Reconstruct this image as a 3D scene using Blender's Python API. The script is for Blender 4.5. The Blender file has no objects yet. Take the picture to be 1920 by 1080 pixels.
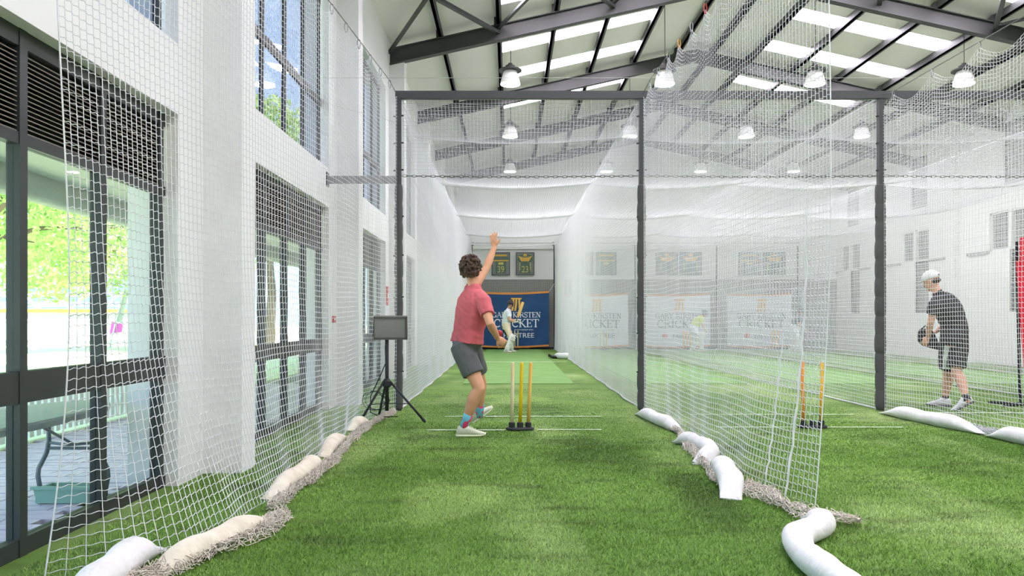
import bpy, bmesh, math, random
import numpy as np
from mathutils import Vector, Matrix

random.seed(7)
RNG = np.random.default_rng(7)
SC = bpy.context.scene
COL = SC.collection

# ---------------------------------------------------------------- camera
CAM_H = 1.2
cam_d = bpy.data.cameras.new('camera')
cam_d.sensor_width = 36.0
cam_d.lens = 36.0 * 1400.0 / 1920.0
cam_d.shift_x = 5.0 / 1920.0
cam_d.shift_y = 56.0 / 1920.0
cam_d.clip_end = 400
cam_d.clip_start = 0.05
cam = bpy.data.objects.new('camera', cam_d)
cam.location = (0, 0, CAM_H)
cam.rotation_euler = (math.radians(90), 0, 0)
COL.objects.link(cam)
SC.camera = cam

# ---------------------------------------------------------------- world, sun, exposure
world = bpy.data.worlds.new('sky')
SC.world = world
world.use_nodes = True
wn = world.node_tree
bg = wn.nodes['Background']
bg.inputs['Color'].default_value = (0.52, 0.74, 1.0, 1)
bg.inputs['Strength'].default_value = 3.0

sun_d = bpy.data.lights.new('sun', 'SUN')
sun_d.energy = 26.0
sun_d.angle = math.radians(1.0)
sun_d.color = (1.0, 0.96, 0.88)
sun = bpy.data.objects.new('sun', sun_d)
sun.rotation_euler = (math.radians(12), math.radians(32), 0)   # high, from behind the roof towards the lawn
COL.objects.link(sun)

SKYLIGHT_STRENGTH = 15.0
LAMP_WATTS = 54.0
SC.view_settings.view_transform = 'Standard'
SC.view_settings.look = 'None'
SC.view_settings.exposure = 0.42
SC.view_settings.gamma = 1.0
SC.view_settings.use_curve_mapping = False
try:
    SC.cycles.use_denoising = True
    SC.cycles.max_bounces = 10
    SC.cycles.transparent_max_bounces = 24
    SC.cycles.caustics_reflective = False
    SC.cycles.caustics_refractive = False
    SC.cycles.sample_clamp_indirect = 8.0
except Exception:
    pass


# ---------------------------------------------------------------- helpers
def lin(c):
    c = c / 255.0
    return c / 12.92 if c <= 0.04045 else ((c + 0.055) / 1.055) ** 2.4


def rgb(r, g, b):
    return (lin(r), lin(g), lin(b), 1.0)


MATS = {}


def mat(name, color, rough=0.6, metal=0.0, var=None, bump=None, spec=0.4, emit=None, coat=0.0, sss=0.0):
    """procedural principled material; var = (scale, second colour), bump = (scale, strength)"""
    if name in MATS:
        return MATS[name]
    m = bpy.data.materials.new(name)
    m.use_nodes = True
    nt = m.node_tree
    b = nt.nodes['Principled BSDF']
    b.inputs['Base Color'].default_value = color
    b.inputs['Roughness'].default_value = rough
    b.inputs['Metallic'].default_value = metal
    b.inputs['Specular IOR Level'].default_value = spec
    if sss:
        b.inputs['Subsurface Weight'].default_value = sss
        b.inputs['Subsurface Radius'].default_value = (0.02, 0.008, 0.004)
    tc = nt.nodes.new('ShaderNodeTexCoord')
    if var:
        n = nt.nodes.new('ShaderNodeTexNoise')
        n.inputs['Scale'].default_value = var[0]
        n.inputs['Detail'].default_value = 5
        nt.links.new(tc.outputs['Object'], n.inputs['Vector'])
        r = nt.nodes.new('ShaderNodeValToRGB')
        r.color_ramp.elements[0].position = 0.35
        r.color_ramp.elements[1].position = 0.65
        r.color_ramp.elements[0].color = color
        r.color_ramp.elements[1].color = var[1]
        nt.links.new(n.outputs['Fac'], r.inputs['Fac'])
        nt.links.new(r.outputs['Color'], b.inputs['Base Color'])
    if bump:
        n = nt.nodes.new('ShaderNodeTexNoise')
        n.inputs['Scale'].default_value = bump[0]
        n.inputs['Detail'].default_value = 4
        nt.links.new(tc.outputs['Object'], n.inputs['Vector'])
        bp = nt.nodes.new('ShaderNodeBump')
        bp.inputs['Strength'].default_value = bump[1]
        bp.inputs['Distance'].default_value = 0.02
        nt.links.new(n.outputs['Fac'], bp.inputs['Height'])
        nt.links.new(bp.outputs['Normal'], b.inputs['Normal'])
    if emit:
        b.inputs['Emission Color'].default_value = emit[0]
        b.inputs['Emission Strength'].default_value = emit[1]
    MATS[name] = m
    return m


def glass_mat(name, tint=(1, 1, 1, 1)):
    m = bpy.data.materials.new(name)
    m.use_nodes = True
    nt = m.node_tree
    nt.nodes.remove(nt.nodes['Principled BSDF'])
    out = nt.nodes['Material Output']
    tr = nt.nodes.new('ShaderNodeBsdfTransparent')
    tr.inputs['Color'].default_value = tint
    gl = nt.nodes.new('ShaderNodeBsdfGlossy')
    gl.inputs['Roughness'].default_value = 0.01
    # Schlick reflectance, the same from both faces of the pane
    lw = nt.nodes.new('ShaderNodeLayerWeight')
    lw.inputs['Blend'].default_value = 0.5
    pw = nt.nodes.new('ShaderNodeMath')
    pw.operation = 'POWER'
    pw.inputs[1].default_value = 5.0
    nt.links.new(lw.outputs['Facing'], pw.inputs[0])
    ma = nt.nodes.new('ShaderNodeMath')
    ma.operation = 'MULTIPLY_ADD'
    ma.inputs[1].default_value = 0.9
    ma.inputs[2].default_value = 0.04
    nt.links.new(pw.outputs[0], ma.inputs[0])
    mx = nt.nodes.new('ShaderNodeMixShader')
    nt.links.new(ma.outputs[0], mx.inputs['Fac'])
    nt.links.new(tr.outputs['BSDF'], mx.inputs[1])
    nt.links.new(gl.outputs['BSDF'], mx.inputs[2])
    nt.links.new(mx.outputs['Shader'], out.inputs['Surface'])
    MATS[name] = m
    return m


def org(parent):
    v = Vector((0, 0, 0))
    while parent is not None:
        v = v + Vector(parent.location)
        parent = parent.parent
    return v


def link(o, parent=None):
    COL.objects.link(o)
    if parent is not None:
        o.parent = parent
    return o


def tag(o, label=None, cat=None, group=None, kind=None):
    if label:
        o['label'] = label
    if cat:
        o['category'] = cat
    if group:
        o['group'] = group
    if kind:
        o['kind'] = kind
    return o


def empty(name, loc, label=None, cat=None, group=None, kind=None):
    o = bpy.data.objects.new(name, None)
    o.empty_display_size = 0.1
    o.location = loc
    link(o)
    return tag(o, label, cat, group, kind)


def finish(me, name, m, parent=None, smooth=False):
    """link a world-coordinate mesh as one object under parent"""
    if m is not None:
        me.materials.append(m)
    if smooth:
        me.polygons.foreach_set('use_smooth', [True] * len(me.polygons))
    o = bpy.data.objects.new(name, me)
    if parent is None:
        n = len(me.vertices)
        co = np.empty(n * 3)
        me.vertices.foreach_get('co', co)
        co = co.reshape(-1, 3)
        lo, hi = co.min(0), co.max(0)
        loc = Vector(((lo[0] + hi[0]) / 2, (lo[1] + hi[1]) / 2, lo[2]))
        o.location = loc
        me.transform(Matrix.Translation(-loc))
    else:
        me.transform(Matrix.Translation(-org(parent)))
    return link(o, parent)


def mesh_np(name, V, Q):
    V = np.ascontiguousarray(V, dtype=np.float32)
    Q = np.ascontiguousarray(Q, dtype=np.int32)
    k = Q.shape[1]
    me = bpy.data.meshes.new(name)
    me.vertices.add(len(V))
    me.vertices.foreach_set('co', V.ravel())
    me.loops.add(Q.size)
    me.loops.foreach_set('vertex_index', Q.ravel())
    me.polygons.add(len(Q))
    me.polygons.foreach_set('loop_start', np.arange(0, Q.size, k, dtype=np.int32))
    me.update(calc_edges=True)
    return me


class MB:
    def __init__(s):
        s.V = []
        s.F = []

    def add(s, vs, fs):
        o = len(s.V)
        s.V += [tuple(v) for v in vs]
        s.F += [tuple(i + o for i in f) for f in fs]
        return s

    def box(s, x0, y0, z0, x1, y1, z1):
        return s.add([(x0, y0, z0), (x1, y0, z0), (x1, y1, z0), (x0, y1, z0), (x0, y0, z1), (x1, y0, z1), (x1, y1, z1), (x0, y1, z1)],
                     [(0, 3, 2, 1), (4, 5, 6, 7), (0, 1, 5, 4), (1, 2, 6, 5), (2, 3, 7, 6), (3, 0, 4, 7)])

    def bar(s, p, q, w, h, up=(0, 0, 1)):
        p, q = Vector(p), Vector(q)
        t = (q - p).normalized()
        up = Vector(up)
        if abs(t.dot(up)) > 0.99:
            up = Vector((0, 1, 0))
        a = t.cross(up).normalized()
        b = a.cross(t)
        vs = []
        for c in (p, q):
            for sa, sb in ((-1, -1), (1, -1), (1, 1), (-1, 1)):
                vs.append(c + a * (sa * w / 2) + b * (sb * h / 2))
        return s.add(vs, [(0, 1, 2, 3), (7, 6, 5, 4), (0, 4, 5, 1), (1, 5, 6, 2), (2, 6, 7, 3), (3, 7, 4, 0)])

    def tube(s, pts, r, n=8, ref=(0.13, 0.27, 0.95), closed=False, flat=1.0):
        pts = [Vector(p) for p in pts]
        N = len(pts)
        rs = r if isinstance(r, (list, tuple)) else [r] * N
        fl_ = flat if isinstance(flat, (list, tuple)) else [flat] * N
        vs, fs = [], []
        ref = Vector(ref)
        prev = None
        for i, p in enumerate(pts):
            if closed:
                t = pts[(i + 1) % N] - pts[i - 1]
            else:
                t = pts[min(i + 1, N - 1)] - pts[max(i - 1, 0)]
            t.normalize()
            if prev is None:
                a = t.cross(ref)
                if a.length < 1e-3:
                    a = t.cross(Vector((1, 0, 0)))
            else:
                a = prev - t * prev.dot(t)
            a.normalize()
            prev = a
            b = a.cross(t)
            for k in range(n):
                ang = 2 * math.pi * k / n
                vs.append(p + (a * math.cos(ang) + b * math.sin(ang) * fl_[i]) * rs[i])
        for i in range(N if closed else N - 1):
            j = (i + 1) % N
            for k in range(n):
                l = (k + 1) % n
                fs.append((i * n + k, i * n + l, j * n + l, j * n + k))
        if not closed:
            fs.append(tuple(reversed(range(n))))
            fs.append(tuple(range((N - 1) * n, N * n)))
        return s.add(vs, fs)

    def limb(s, pts, rs, n=12):
        """tapered tube with rounded ends"""
        pts = [Vector(p) for p in pts]
        rs = list(rs)
        t0 = (pts[0] - pts[1]).normalized()
        t1 = (pts[-1] - pts[-2]).normalized()
        P, R = [], []
        for k in (0.98, 0.8, 0.45):
            P.append(pts[0] + t0 * rs[0] * k)
            R.append(rs[0] * math.sqrt(1 - k * k))
        P += pts
        R += rs
        for k in (0.45, 0.8, 0.98):
            P.append(pts[-1] + t1 * rs[-1] * k)
            R.append(rs[-1] * math.sqrt(1 - k * k))
        return s.tube(P, R, n)

    def lathe(s, prof, c=(0, 0, 0), n=16):
        vs, fs = [], []
        for r, z in prof:
            for k in range(n):
                a = 2 * math.pi * k / n
                vs.append((c[0] + r * math.cos(a), c[1] + r * math.sin(a), c[2] + z))
        for i in range(len(prof) - 1):
            for k in range(n):
                l = (k + 1) % n
                fs.append((i * n + k, i * n + l, (i + 1) * n + l, (i + 1) * n + k))
        fs.append(tuple(reversed(range(n))))
        fs.append(tuple(range((len(prof) - 1) * n, len(prof) * n)))
        return s.add(vs, fs)

    def ellipsoid(s, c, ax, ay, az, n=14, m=8):
        c, ax, ay, az = Vector(c), Vector(ax), Vector(ay), Vector(az)
        vs, fs = [c - az], []
        for i in range(1, m):
            th = math.pi * i / m
            for k in range(n):
                a = 2 * math.pi * k / n
                vs.append(c - az * math.cos(th) + (ax * math.cos(a) + ay * math.sin(a)) * math.sin(th))
        vs.append(c + az)
        for k in range(n):
            l = (k + 1) % n
            fs.append((0, 1 + l, 1 + k))
            for i in range(m - 2):
                fs.append((1 + i * n + k, 1 + i * n + l, 1 + (i + 1) * n + l, 1 + (i + 1) * n + k))
            fs.append((len(vs) - 1, 1 + (m - 2) * n + k, 1 + (m - 2) * n + l))
        return s.add(vs, fs)

    def ball(s, c, r, n=12, m=8):
        return s.ellipsoid(c, (r, 0, 0), (0, r, 0), (0, 0, r), n, m)

    def loft(s, rings, n=20):
        """rings: (centre, half-width vector, half-depth vector), superelliptic"""
        vs, fs = [], []
        for c, a, b in rings:
            c, a, b = Vector(c), Vector(a), Vector(b)
            for k in range(n):
                t = 2 * math.pi * k / n
                ct, st = math.cos(t), math.sin(t)
                e = 0.82
                vs.append(c + a * math.copysign(abs(ct) ** e, ct) + b * math.copysign(abs(st) ** e, st))
        for i in range(len(rings) - 1):
            for k in range(n):
                l = (k + 1) % n
                fs.append((i * n + k, i * n + l, (i + 1) * n + l, (i + 1) * n + k))
        fs.append(tuple(reversed(range(n))))
        fs.append(tuple(range((len(rings) - 1) * n, len(rings) * n)))
        return s.add(vs, fs)

    def prism(s, poly, d):
        """poly: list of 3D points, extruded by vector d"""
        d = Vector(d)
        n = len(poly)
        p = [Vector(q) for q in poly]
        vs = p + [q + d for q in p]
        fs = [tuple(range(n)), tuple(reversed(range(n, 2 * n)))]
        for k in range(n):
            l = (k + 1) % n
            fs.append((k, k + n, l + n, l))
        return s.add(vs, fs)

    def mesh(s, name, fix=True):
        me = bpy.data.meshes.new(name)
        me.from_pydata(s.V, [], s.F)
        if fix:
            bm = bmesh.new()
            bm.from_mesh(me)
            bmesh.ops.recalc_face_normals(bm, faces=bm.faces)
            bm.to_mesh(me)
            bm.free()
        me.update()
        return me

    def build(s, name, m, parent=None, smooth=False):
        return finish(s.mesh(name), name, m, parent, smooth)

    def xform(s, M, start=0):
        for i in range(start, len(s.V)):
            s.V[i] = tuple(M @ Vector(s.V[i]))
        return s


def piece(name, me, parent, loc, rot=(0, 0, 0)):
    """an object that shares mesh data, placed at a world location under parent"""
    o = bpy.data.objects.new(name, me)
    o.location = Vector(loc) - org(parent)
    o.rotation_euler = rot
    return link(o, parent)


def copy_tree(o, parent=None):
    c = o.copy()
    link(c, parent)
    for ch in list(o.children):
        copy_tree(ch, c)
    return c


def wall_grid(mb, axis, a, b, u0, u1, z0, z1, holes):
    """slab between a and b on axis ('x' or 'y'), rectangle u0..u1 x z0..z1 with rectangular holes (u0,u1,z0,z1)"""
    us = sorted(set([u0, u1] + [h[0] for h in holes] + [h[1] for h in holes]))
    for ua, ub in zip(us[:-1], us[1:]):
        um = (ua + ub) / 2
        hs = sorted([(h[2], h[3]) for h in holes if h[0] <= um <= h[1]])
        z = z0
        spans = []
        for ha, hb in hs:
            if ha > z:
                spans.append((z, ha))
            z = hb
        if z < z1:
            spans.append((z, z1))
        for za, zb in spans:
            if axis == 'x':
                mb.box(a, ua, za, b, ub, zb)
            else:
                mb.box(ua, a, za, ub, b, zb)
    return mb


# ---------------------------------------------------------------- materials
M_wall = mat('white_plaster', rgb(240, 240, 238), 0.75, bump=(60, 0.06))
M_wallgrey = mat('grey_screen', rgb(132, 132, 124), 0.85, bump=(90, 0.1))
M_frame = mat('dark_window_frame', rgb(52, 56, 55), 0.45, spec=0.4)
M_louvre = mat('louvre_metal', rgb(158, 148, 142), 0.5)
M_steel = mat('dark_steel', rgb(66, 67, 66), 0.5, bump=(30, 0.05))
M_post = mat('post_paint', rgb(74, 75, 77), 0.5)
M_pad = mat('dark_padding', rgb(78, 78, 78), 0.7, bump=(40, 0.25))
M_roof = mat('cream_roof_lining', rgb(228, 224, 218), 0.75, bump=(3, 0.05))
M_glass = glass_mat('window_glass', (0.93, 0.97, 0.97, 1))
M_glassup = glass_mat('tinted_upper_glass', (0.58, 0.58, 0.62, 1))
M_net = mat('white_net_cord', rgb(225, 226, 229), 0.8, spec=0.15)
M_netdirty = mat('soiled_net_cord', rgb(222, 214, 202), 0.85, spec=0.1)
M_bag = mat('white_canvas_bag', rgb(228, 228, 228), 0.75, var=(9, rgb(214, 213, 210)), bump=(25, 0.25))
M_bagcream = mat('cream_canvas_bag', rgb(228, 222, 205), 0.8, var=(9, rgb(208, 200, 180)), bump=(25, 0.3))
M_black = mat('black_rubber', rgb(40, 42, 44), 0.6)
M_white = mat('white_paint', rgb(236, 238, 232), 0.7)
M_lampwhite = mat('lamp_shade_white', rgb(236, 236, 232), 0.5)
M_lampglow = mat('lamp_diffuser', rgb(255, 255, 255), 0.5, emit=((1.0, 0.98, 0.93, 1), 6.0))
M_skylight = mat('translucent_skylight', rgb(240, 245, 245), 0.6, emit=((1.0, 0.925, 1.07, 1), SKYLIGHT_STRENGTH))
M_chrome = mat('galvanised_hook', rgb(150, 152, 150), 0.35, metal=0.8)


def turf_mat(name, blade=False):
    m = bpy.data.materials.new(name)
    m.use_nodes = True
    nt = m.node_tree
    L = nt.links
    b = nt.nodes['Principled BSDF']
    b.inputs['Roughness'].default_value = 0.7
    b.inputs['Specular IOR Level'].default_value = 0.25
    geo = nt.nodes.new('ShaderNodeNewGeometry')

    def noise(scale, detail=4, mscale=None):
        n = nt.nodes.new('ShaderNodeTexNoise')
        n.inputs['Scale'].default_value = scale
        n.inputs['Detail'].default_value = detail
        if mscale:
            mp = nt.nodes.new('ShaderNodeMapping')
            mp.inputs['Scale'].default_value = mscale
            L.new(geo.outputs['Position'], mp.inputs['Vector'])
            L.new(mp.outputs['Vector'], n.inputs['Vector'])
        else:
            L.new(geo.outputs['Position'], n.inputs['Vector'])
        return n

    def ramp(fac, p0, c0, p1, c1):
        r = nt.nodes.new('ShaderNodeValToRGB')
        r.color_ramp.elements[0].position = p0
        r.color_ramp.elements[0].color = c0
        r.color_ramp.elements[1].position = p1
        r.color_ramp.elements[1].color = c1
        L.new(fac, r.inputs['Fac'])
        return r

    def mix(fac, a, c):
        x = nt.nodes.new('ShaderNodeMix')
        x.data_type = 'RGBA'
        if isinstance(fac, float):
            x.inputs['Factor'].default_value = fac
        else:
            L.new(fac, x.inputs['Factor'])
        L.new(a, x.inputs['A'])
        if isinstance(c, tuple):
            x.inputs['B'].default_value = c
        else:
            L.new(c, x.inputs['B'])
        return x.outputs['Result']

    broad = ramp(noise(0.55, 5).outputs['Fac'], 0.38, TURF_A, 0.62, TURF_B)
    col = broad.outputs['Color']
    wear = ramp(noise(0.8, 6, (1.0, 0.45, 1.0)).outputs['Fac'], 0.50, (0, 0, 0, 1), 0.70, (1, 1, 1, 1))
    col = mix(wear.outputs['Color'], col, TURF_WORN)
    # black rubber infill streaked through the pile
    st = ramp(noise(2.1, 8, (0.6, 2.2, 1.0)).outputs['Fac'], 0.53, (0, 0, 0, 1), 0.80, (0.75, 0.75, 0.75, 1))
    col = mix(st.outputs['Color'], col, rgb(52, 62, 40))
    def zone(cx, cy, rx, ry):
        mp = nt.nodes.new('ShaderNodeMapping')
        mp.inputs['Location'].default_value = (-cx / rx, -cy / ry, 0)
        mp.inputs['Scale'].default_value = (1 / rx, 1 / ry, 0)
        L.new(geo.outputs['Position'], mp.inputs['Vector'])
        ln = nt.nodes.new('ShaderNodeVectorMath')
        ln.operation = 'LENGTH'
        L.new(mp.outputs['Vector'], ln.inputs[0])
        ad = nt.nodes.new('ShaderNodeMath')
        ad.operation = 'MULTIPLY_ADD'
        ad.inputs[1].default_value = 1.1
        L.new(noise(1.7, 6).outputs['Fac'], ad.inputs[0])
        L.new(ln.outputs['Value'], ad.inputs[2])
        return ad.outputs[0]

    # scuffed patches: rubber drawn up where feet land, paler pile where they run
    for cx, cy, rx, ry, c_, k_ in ((0.75, 6.7, 1.25, 2.2, rgb(66, 92, 34), 0.62), (1.3, 5.0, 0.5, 2.4, rgb(64, 84, 38), 0.6), (-0.9, 7.4, 0.6, 1.0, rgb(70, 94, 38), 0.5), (-0.45, 5.0, 0.75, 1.8, rgb(150, 176, 104), 0.6), (0.2, 11.0, 1.2, 1.6, rgb(150, 182, 96), 0.5)):
        r_ = ramp(zone(cx, cy, rx, ry), 0.75, (k_, k_, k_, 1), 1.75, (0, 0, 0, 1))
        col = mix(r_.outputs['Color'], col, c_)
    fine = ramp(noise(170, 3).outputs['Fac'], 0.32, (0.62, 0.62, 0.62, 1), 0.68, (1.3, 1.3, 1.2, 1))
    mul = nt.nodes.new('ShaderNodeMix')
    mul.data_type = 'RGBA'
    mul.blend_type = 'MULTIPLY'
    mul.inputs['Factor'].default_value = 1.0
    L.new(col, mul.inputs['A'])
    if blade:
        r = ramp(geo.outputs['Random Per Island'], 0.0, (0.8, 0.8, 0.75, 1), 1.0, (2.0, 1.9, 1.9, 1))
        L.new(r.outputs['Color'], mul.inputs['B'])
    else:
        L.new(fine.outputs['Color'], mul.inputs['B'])
        bp = nt.nodes.new('ShaderNodeBump')
        bp.inputs['Strength'].default_value = 0.6
        bp.inputs['Distance'].default_value = 0.015
        L.new(noise(220, 3).outputs['Fac'], bp.inputs['Height'])
        L.new(bp.outputs['Normal'], b.inputs['Normal'])
    L.new(mul.outputs['Result'], b.inputs['Base Color'])
    return m


TURF_A = rgb(92, 128, 52)
TURF_B = rgb(118, 152, 74)
TURF_WORN = rgb(154, 178, 114)
M_turf = turf_mat('turf_backing')
M_blade = turf_mat('turf_blades', True)

# ================================================================ structure
YB = [5.75 + 4.45 * k for k in range(-2, 6)]      # pilaster / rafter lines (near faces)
XL, XLO, XG = -2.36, -2.72, -2.48                   # left wall inner face, outer face, glazing line
XR = 12.7
Y0, Y1 = -4.0, 29.0
RIDGE = 4.75


def roofz(x):
    zr = 6.62 + 0.224 * (RIDGE - XL)
    return zr - 0.224 * abs(x - RIDGE)


# floor
fl = MB().box(XL - 0.12, Y0, -0.12, XR + 0.1, Y1 + 0.1, 0.0).build('floor', M_turf)
tag(fl, kind='structure')

# turf pile, real blades where they can be told apart
def blades(n, y0, y1, x0f, x1f, hmin, hmax, w):
    y = RNG.uniform(y0, y1, n)
    # density follows 1/y so that nearer turf is denser
    x = x0f(y) + RNG.uniform(0, 1, n) * (x1f(y) - x0f(y))
    keep = ~((np.abs(x - 0.165) < 1.005) & (y > 13.5))
    x, y = x[keep], y[keep]
    n = len(x)
    a = RNG.uniform(0, 2 * np.pi, n)
    h = RNG.uniform(hmin, hmax, n)
    le = RNG.uniform(0.2, 1.3, n) * h
    la = RNG.uniform(0, 2 * np.pi, n)
    dx, dy = np.cos(a) * w / 2, np.sin(a) * w / 2
    V = np.empty((n, 3, 3))
    V[:, 0] = np.stack([x - dx, y - dy, np.zeros(n)], 1)
    V[:, 1] = np.stack([x + dx, y + dy, np.zeros(n)], 1)
    V[:, 2] = np.stack([x + np.cos(la) * le, y + np.sin(la) * le, h], 1)
    return V


left_lim = lambda y: np.maximum(-2.32, -0.70 * y - 0.5)
right_lim = lambda y: 0.76 * y + 0.7
BV = np.concatenate([
    blades(170000, 2.7, 5.0, left_lim, right_lim, 0.010, 0.022, 0.0045),
    blades(140000, 5.0, 7.0, left_lim, right_lim, 0.009, 0.019, 0.006),
    blades(68000, 7.0, 8.6, left_lim, right_lim, 0.008, 0.015, 0.008),
    blades(44000, 8.6, 10.4, left_lim, right_lim, 0.006, 0.012, 0.008),
    blades(24000, 10.4, 12.6, left_lim, right_lim, 0.005, 0.010, 0.009)])
bm_ = mesh_np('turf_pile', BV.reshape(-1, 3), np.arange(len(BV) * 3).reshape(-1, 3))
tp = finish(bm_, 'turf_pile', M_blade, fl)
tag(tp, kind='stuff')

# left wall with its two storeys of windows
BAYS = []
for k in range(len(YB) - 1):
    BAYS.append((YB[k] + 0.75, YB[k + 1] - 0.43))
holes = []
for a, b in BAYS:
    holes.append((a, b, 0.0, 2.65))
    holes.append((a, b, 3.15, 5.6))
wl = wall_grid(MB(), 'x', XLO, XL, Y0, Y1 + 0.2, 0.0, 6.62, holes).build('wall_left', M_wall)
tag(wl, kind='structure')
for y in YB:
    MB().box(XL - 0.01, y, 0.0, -2.06, y + 0.3, 6.3).build('pilaster', M_wall, wl)

MULL = 0.745


def glazing(n, a, b, z0, z1, lower, detail):
    """one window: frame members, panes, louvre slats"""
    w = empty('window_%d' % n, (XG, (a + b) / 2, z0), kind='structure')
    ys = []
    y = b - 0.07
    while y > a + 0.05:
        ys.append(y)
        y -= MULL
    ys.append(a + 0.03)
    d0, d1 = XG - 0.035, XG + 0.035
    hw_ = 0.03 if lower else 0.024
    if not lower:
        d0, d1 = XG - 0.022, XG + 0.022
    for y in ys:
        MB().box(d0, y - hw_, z0, d1, y + hw_, z1).build('mullion', M_frame, w)
    if lower:
        rails = [(0.0, 0.09), (0.77, 0.93), (2.07, 2.13), (2.56, 2.65)]
    else:
        rails = [(z0, z0 + 0.06), (3.96, 4.06), (z1 - 0.06, z1)]
    for ra, rb in rails:
        MB().box(d0 + 0.008, a, ra, d1 - 0.005, b, rb).build('rail', M_frame, w)
    for i in range(len(ys) - 1):
        yb_, ya_ = ys[i] - 0.03, ys[i + 1] + 0.03
        rr = rails[:-1] if lower else rails
        for j in range(len(rr) - 1):
            MB().box(XG - 0.004, ya_, rr[j][1], XG + 0.004, yb_, rr[j + 1][0]).build('pane', M_glass if lower else M_glassup, w)
        if lower:
            nsl = 17
            if detail:
                mb = MB()
                hw = (yb_ - ya_) / 2
                mb.bar((-0.02, 0, 0.009), (0.02, 0, -0.009), hw * 2, 0.005, (0.3, 0, 1))
                me = mb.mesh('slat')
                me.materials.append(M_louvre)
                for s_ in range(nsl):
                    piece('slat', me, w, (XG, (ya_ + yb_) / 2, 2.145 + s_ * 0.0245))
            else:
                mb = MB()
                for s_ in range(nsl):
                    z = 2.145 + s_ * 0.0245
                    mb.bar((XG - 0.02, (ya_ + yb_) / 2, z + 0.009), (XG + 0.02, (ya_ + yb_) / 2, z - 0.009), yb_ - ya_, 0.005, (0.3, 0, 1))
                tag(mb.build('louvre_slats', M_louvre, w), kind='stuff')
            MB().box(XG - 0.05, ya_ - 0.045, 2.10, XG - 0.04, yb_ + 0.045, 2.60).build('louvre_backing', M_frame, w)
    return w


n = 1
for i, (a, b) in enumerate(BAYS):
    glazing(n, a, b, 0.0, 2.65, True, i in (1, 2))
    glazing(n + 1, a, b, 3.15, 5.6, False, False)
    n += 2
NWIN = n

# right wall: pattern of windows repeated bay by bay
rholes = []
RBAY = [14.0, 18.45, 22.9, 27.35]
for y in RBAY:
    rholes += [(y - 0.30, y + 1.3, 2.95, 3.96), (y - 0.30, y + 0.52, 1.36, 2.95), (y - 0.2, y + 0.75, 4.6, 6.2)]
wr = wall_grid(MB(), 'x', XR, XR + 0.3, Y0, Y1 + 0.2, 0.0, roofz(XR) + 0.05, rholes).build('wall_right', M_wall)
tag(wr, kind='structure')
M_dull = mat('dull_window_pane', rgb(128, 132, 128), 0.35, spec=0.5)
for y in RBAY:
    MB().box(XR - 0.2, y - 1.9, 0, XR + 0.01, y - 1.5, 6.1).build('pilaster', M_wall, wr)
    mb = MB()
    mb.box(XR - 0.06, y - 1.5, 2.90, XR + 0.01, y - 0.3, 2.97)
    mb.box(XR - 0.06, y + 1.3, 2.90, XR + 0.01, y + 2.2, 2.97)
    mb.build('ledge', mat('grey_ledge', rgb(150, 152, 148), 0.7), wr)
    w = empty('window_%d' % n, (XR, y, 1.36), kind='structure')
    n += 1
    for (a, b, z0, z1, nv) in ((y - 0.30, y + 1.3, 2.95, 3.96, 2), (y - 0.30, y + 0.52, 1.36, 2.95, 1), (y - 0.2, y + 0.75, 4.6, 6.2, 1)):
        f = MB()
        f.box(XR + 0.05, a, z0, XR + 0.11, b, z0 + 0.05).box(XR + 0.05, a, z1 - 0.05, XR + 0.11, b, z1)
        f.box(XR + 0.05, a, z0, XR + 0.11, a + 0.05, z1).box(XR + 0.05, b - 0.05, z0, XR + 0.11, b, z1)
        if nv == 2:
            f.box(XR + 0.0, (a + b) / 2 - 0.06, z0, XR + 0.11, (a + b) / 2 + 0.06, z1)
        f.build('window_frame', M_white if nv == 2 else M_frame, w)
        MB().box(XR + 0.10, a, z0, XR + 0.12, b, z1).build('pane', M_dull, w)

# gable walls
def gable(name, ya, yb):
    mb = MB()
    poly = [(XLO, ya, 0), (XR + 0.3, ya, 0), (XR + 0.3, ya, roofz(XR) + 0.05), (RIDGE, ya, roofz(RIDGE) + 0.05), (XLO, ya, roofz(XL) + 0.05)]
    mb.prism(poly, (0, yb - ya, 0))
    return tag(mb.build(name, M_wall), kind='structure')


wb = gable('wall_back', Y1, Y1 + 0.25)
gable('wall_front', Y0 - 0.25, Y0)
MB().box(XL, Y1 - 0.06, 0.0, XR, Y1, 2.69).build('lower_screen', M_wallgrey, wb)
MB().box(XL, Y1 - 0.10, 3.86, XR, Y1, 4.6).build('wall_band', M_wall, wb)

# ceiling: lining boards, skylight strips, purlins, rafters, braces
PURL_L = [-1.35, -0.22, 0.91, 2.04, 3.17, 4.30]
PURL_R = [5.20, 6.13, 7.26, 8.39, 9.52, 10.65, 11.78]
strips = []
for y in [YB[k] for k in range(len(YB))]:
    strips += [(y + 1.42, y + 2.0), (y + 3.25, y + 3.9)]
strips = [s for s in strips if s[0] > Y0 and s[1] < 21.6]
ys = sorted(set([Y0, Y1 + 0.2] + [v for s in strips for v in s]))
SKYX = {'L': (-0.22, 3.17), 'R': (6.13, 9.52)}


def slab(mb, xa, xb, ya, yb, th, dz=0.0):
    za, zb = roofz(xa) + dz, roofz(xb) + dz
    mb.prism([(xa, ya, za), (xb, ya, zb), (xb, ya, zb + th), (xa, ya, za + th)], (0, yb - ya, 0))


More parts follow.
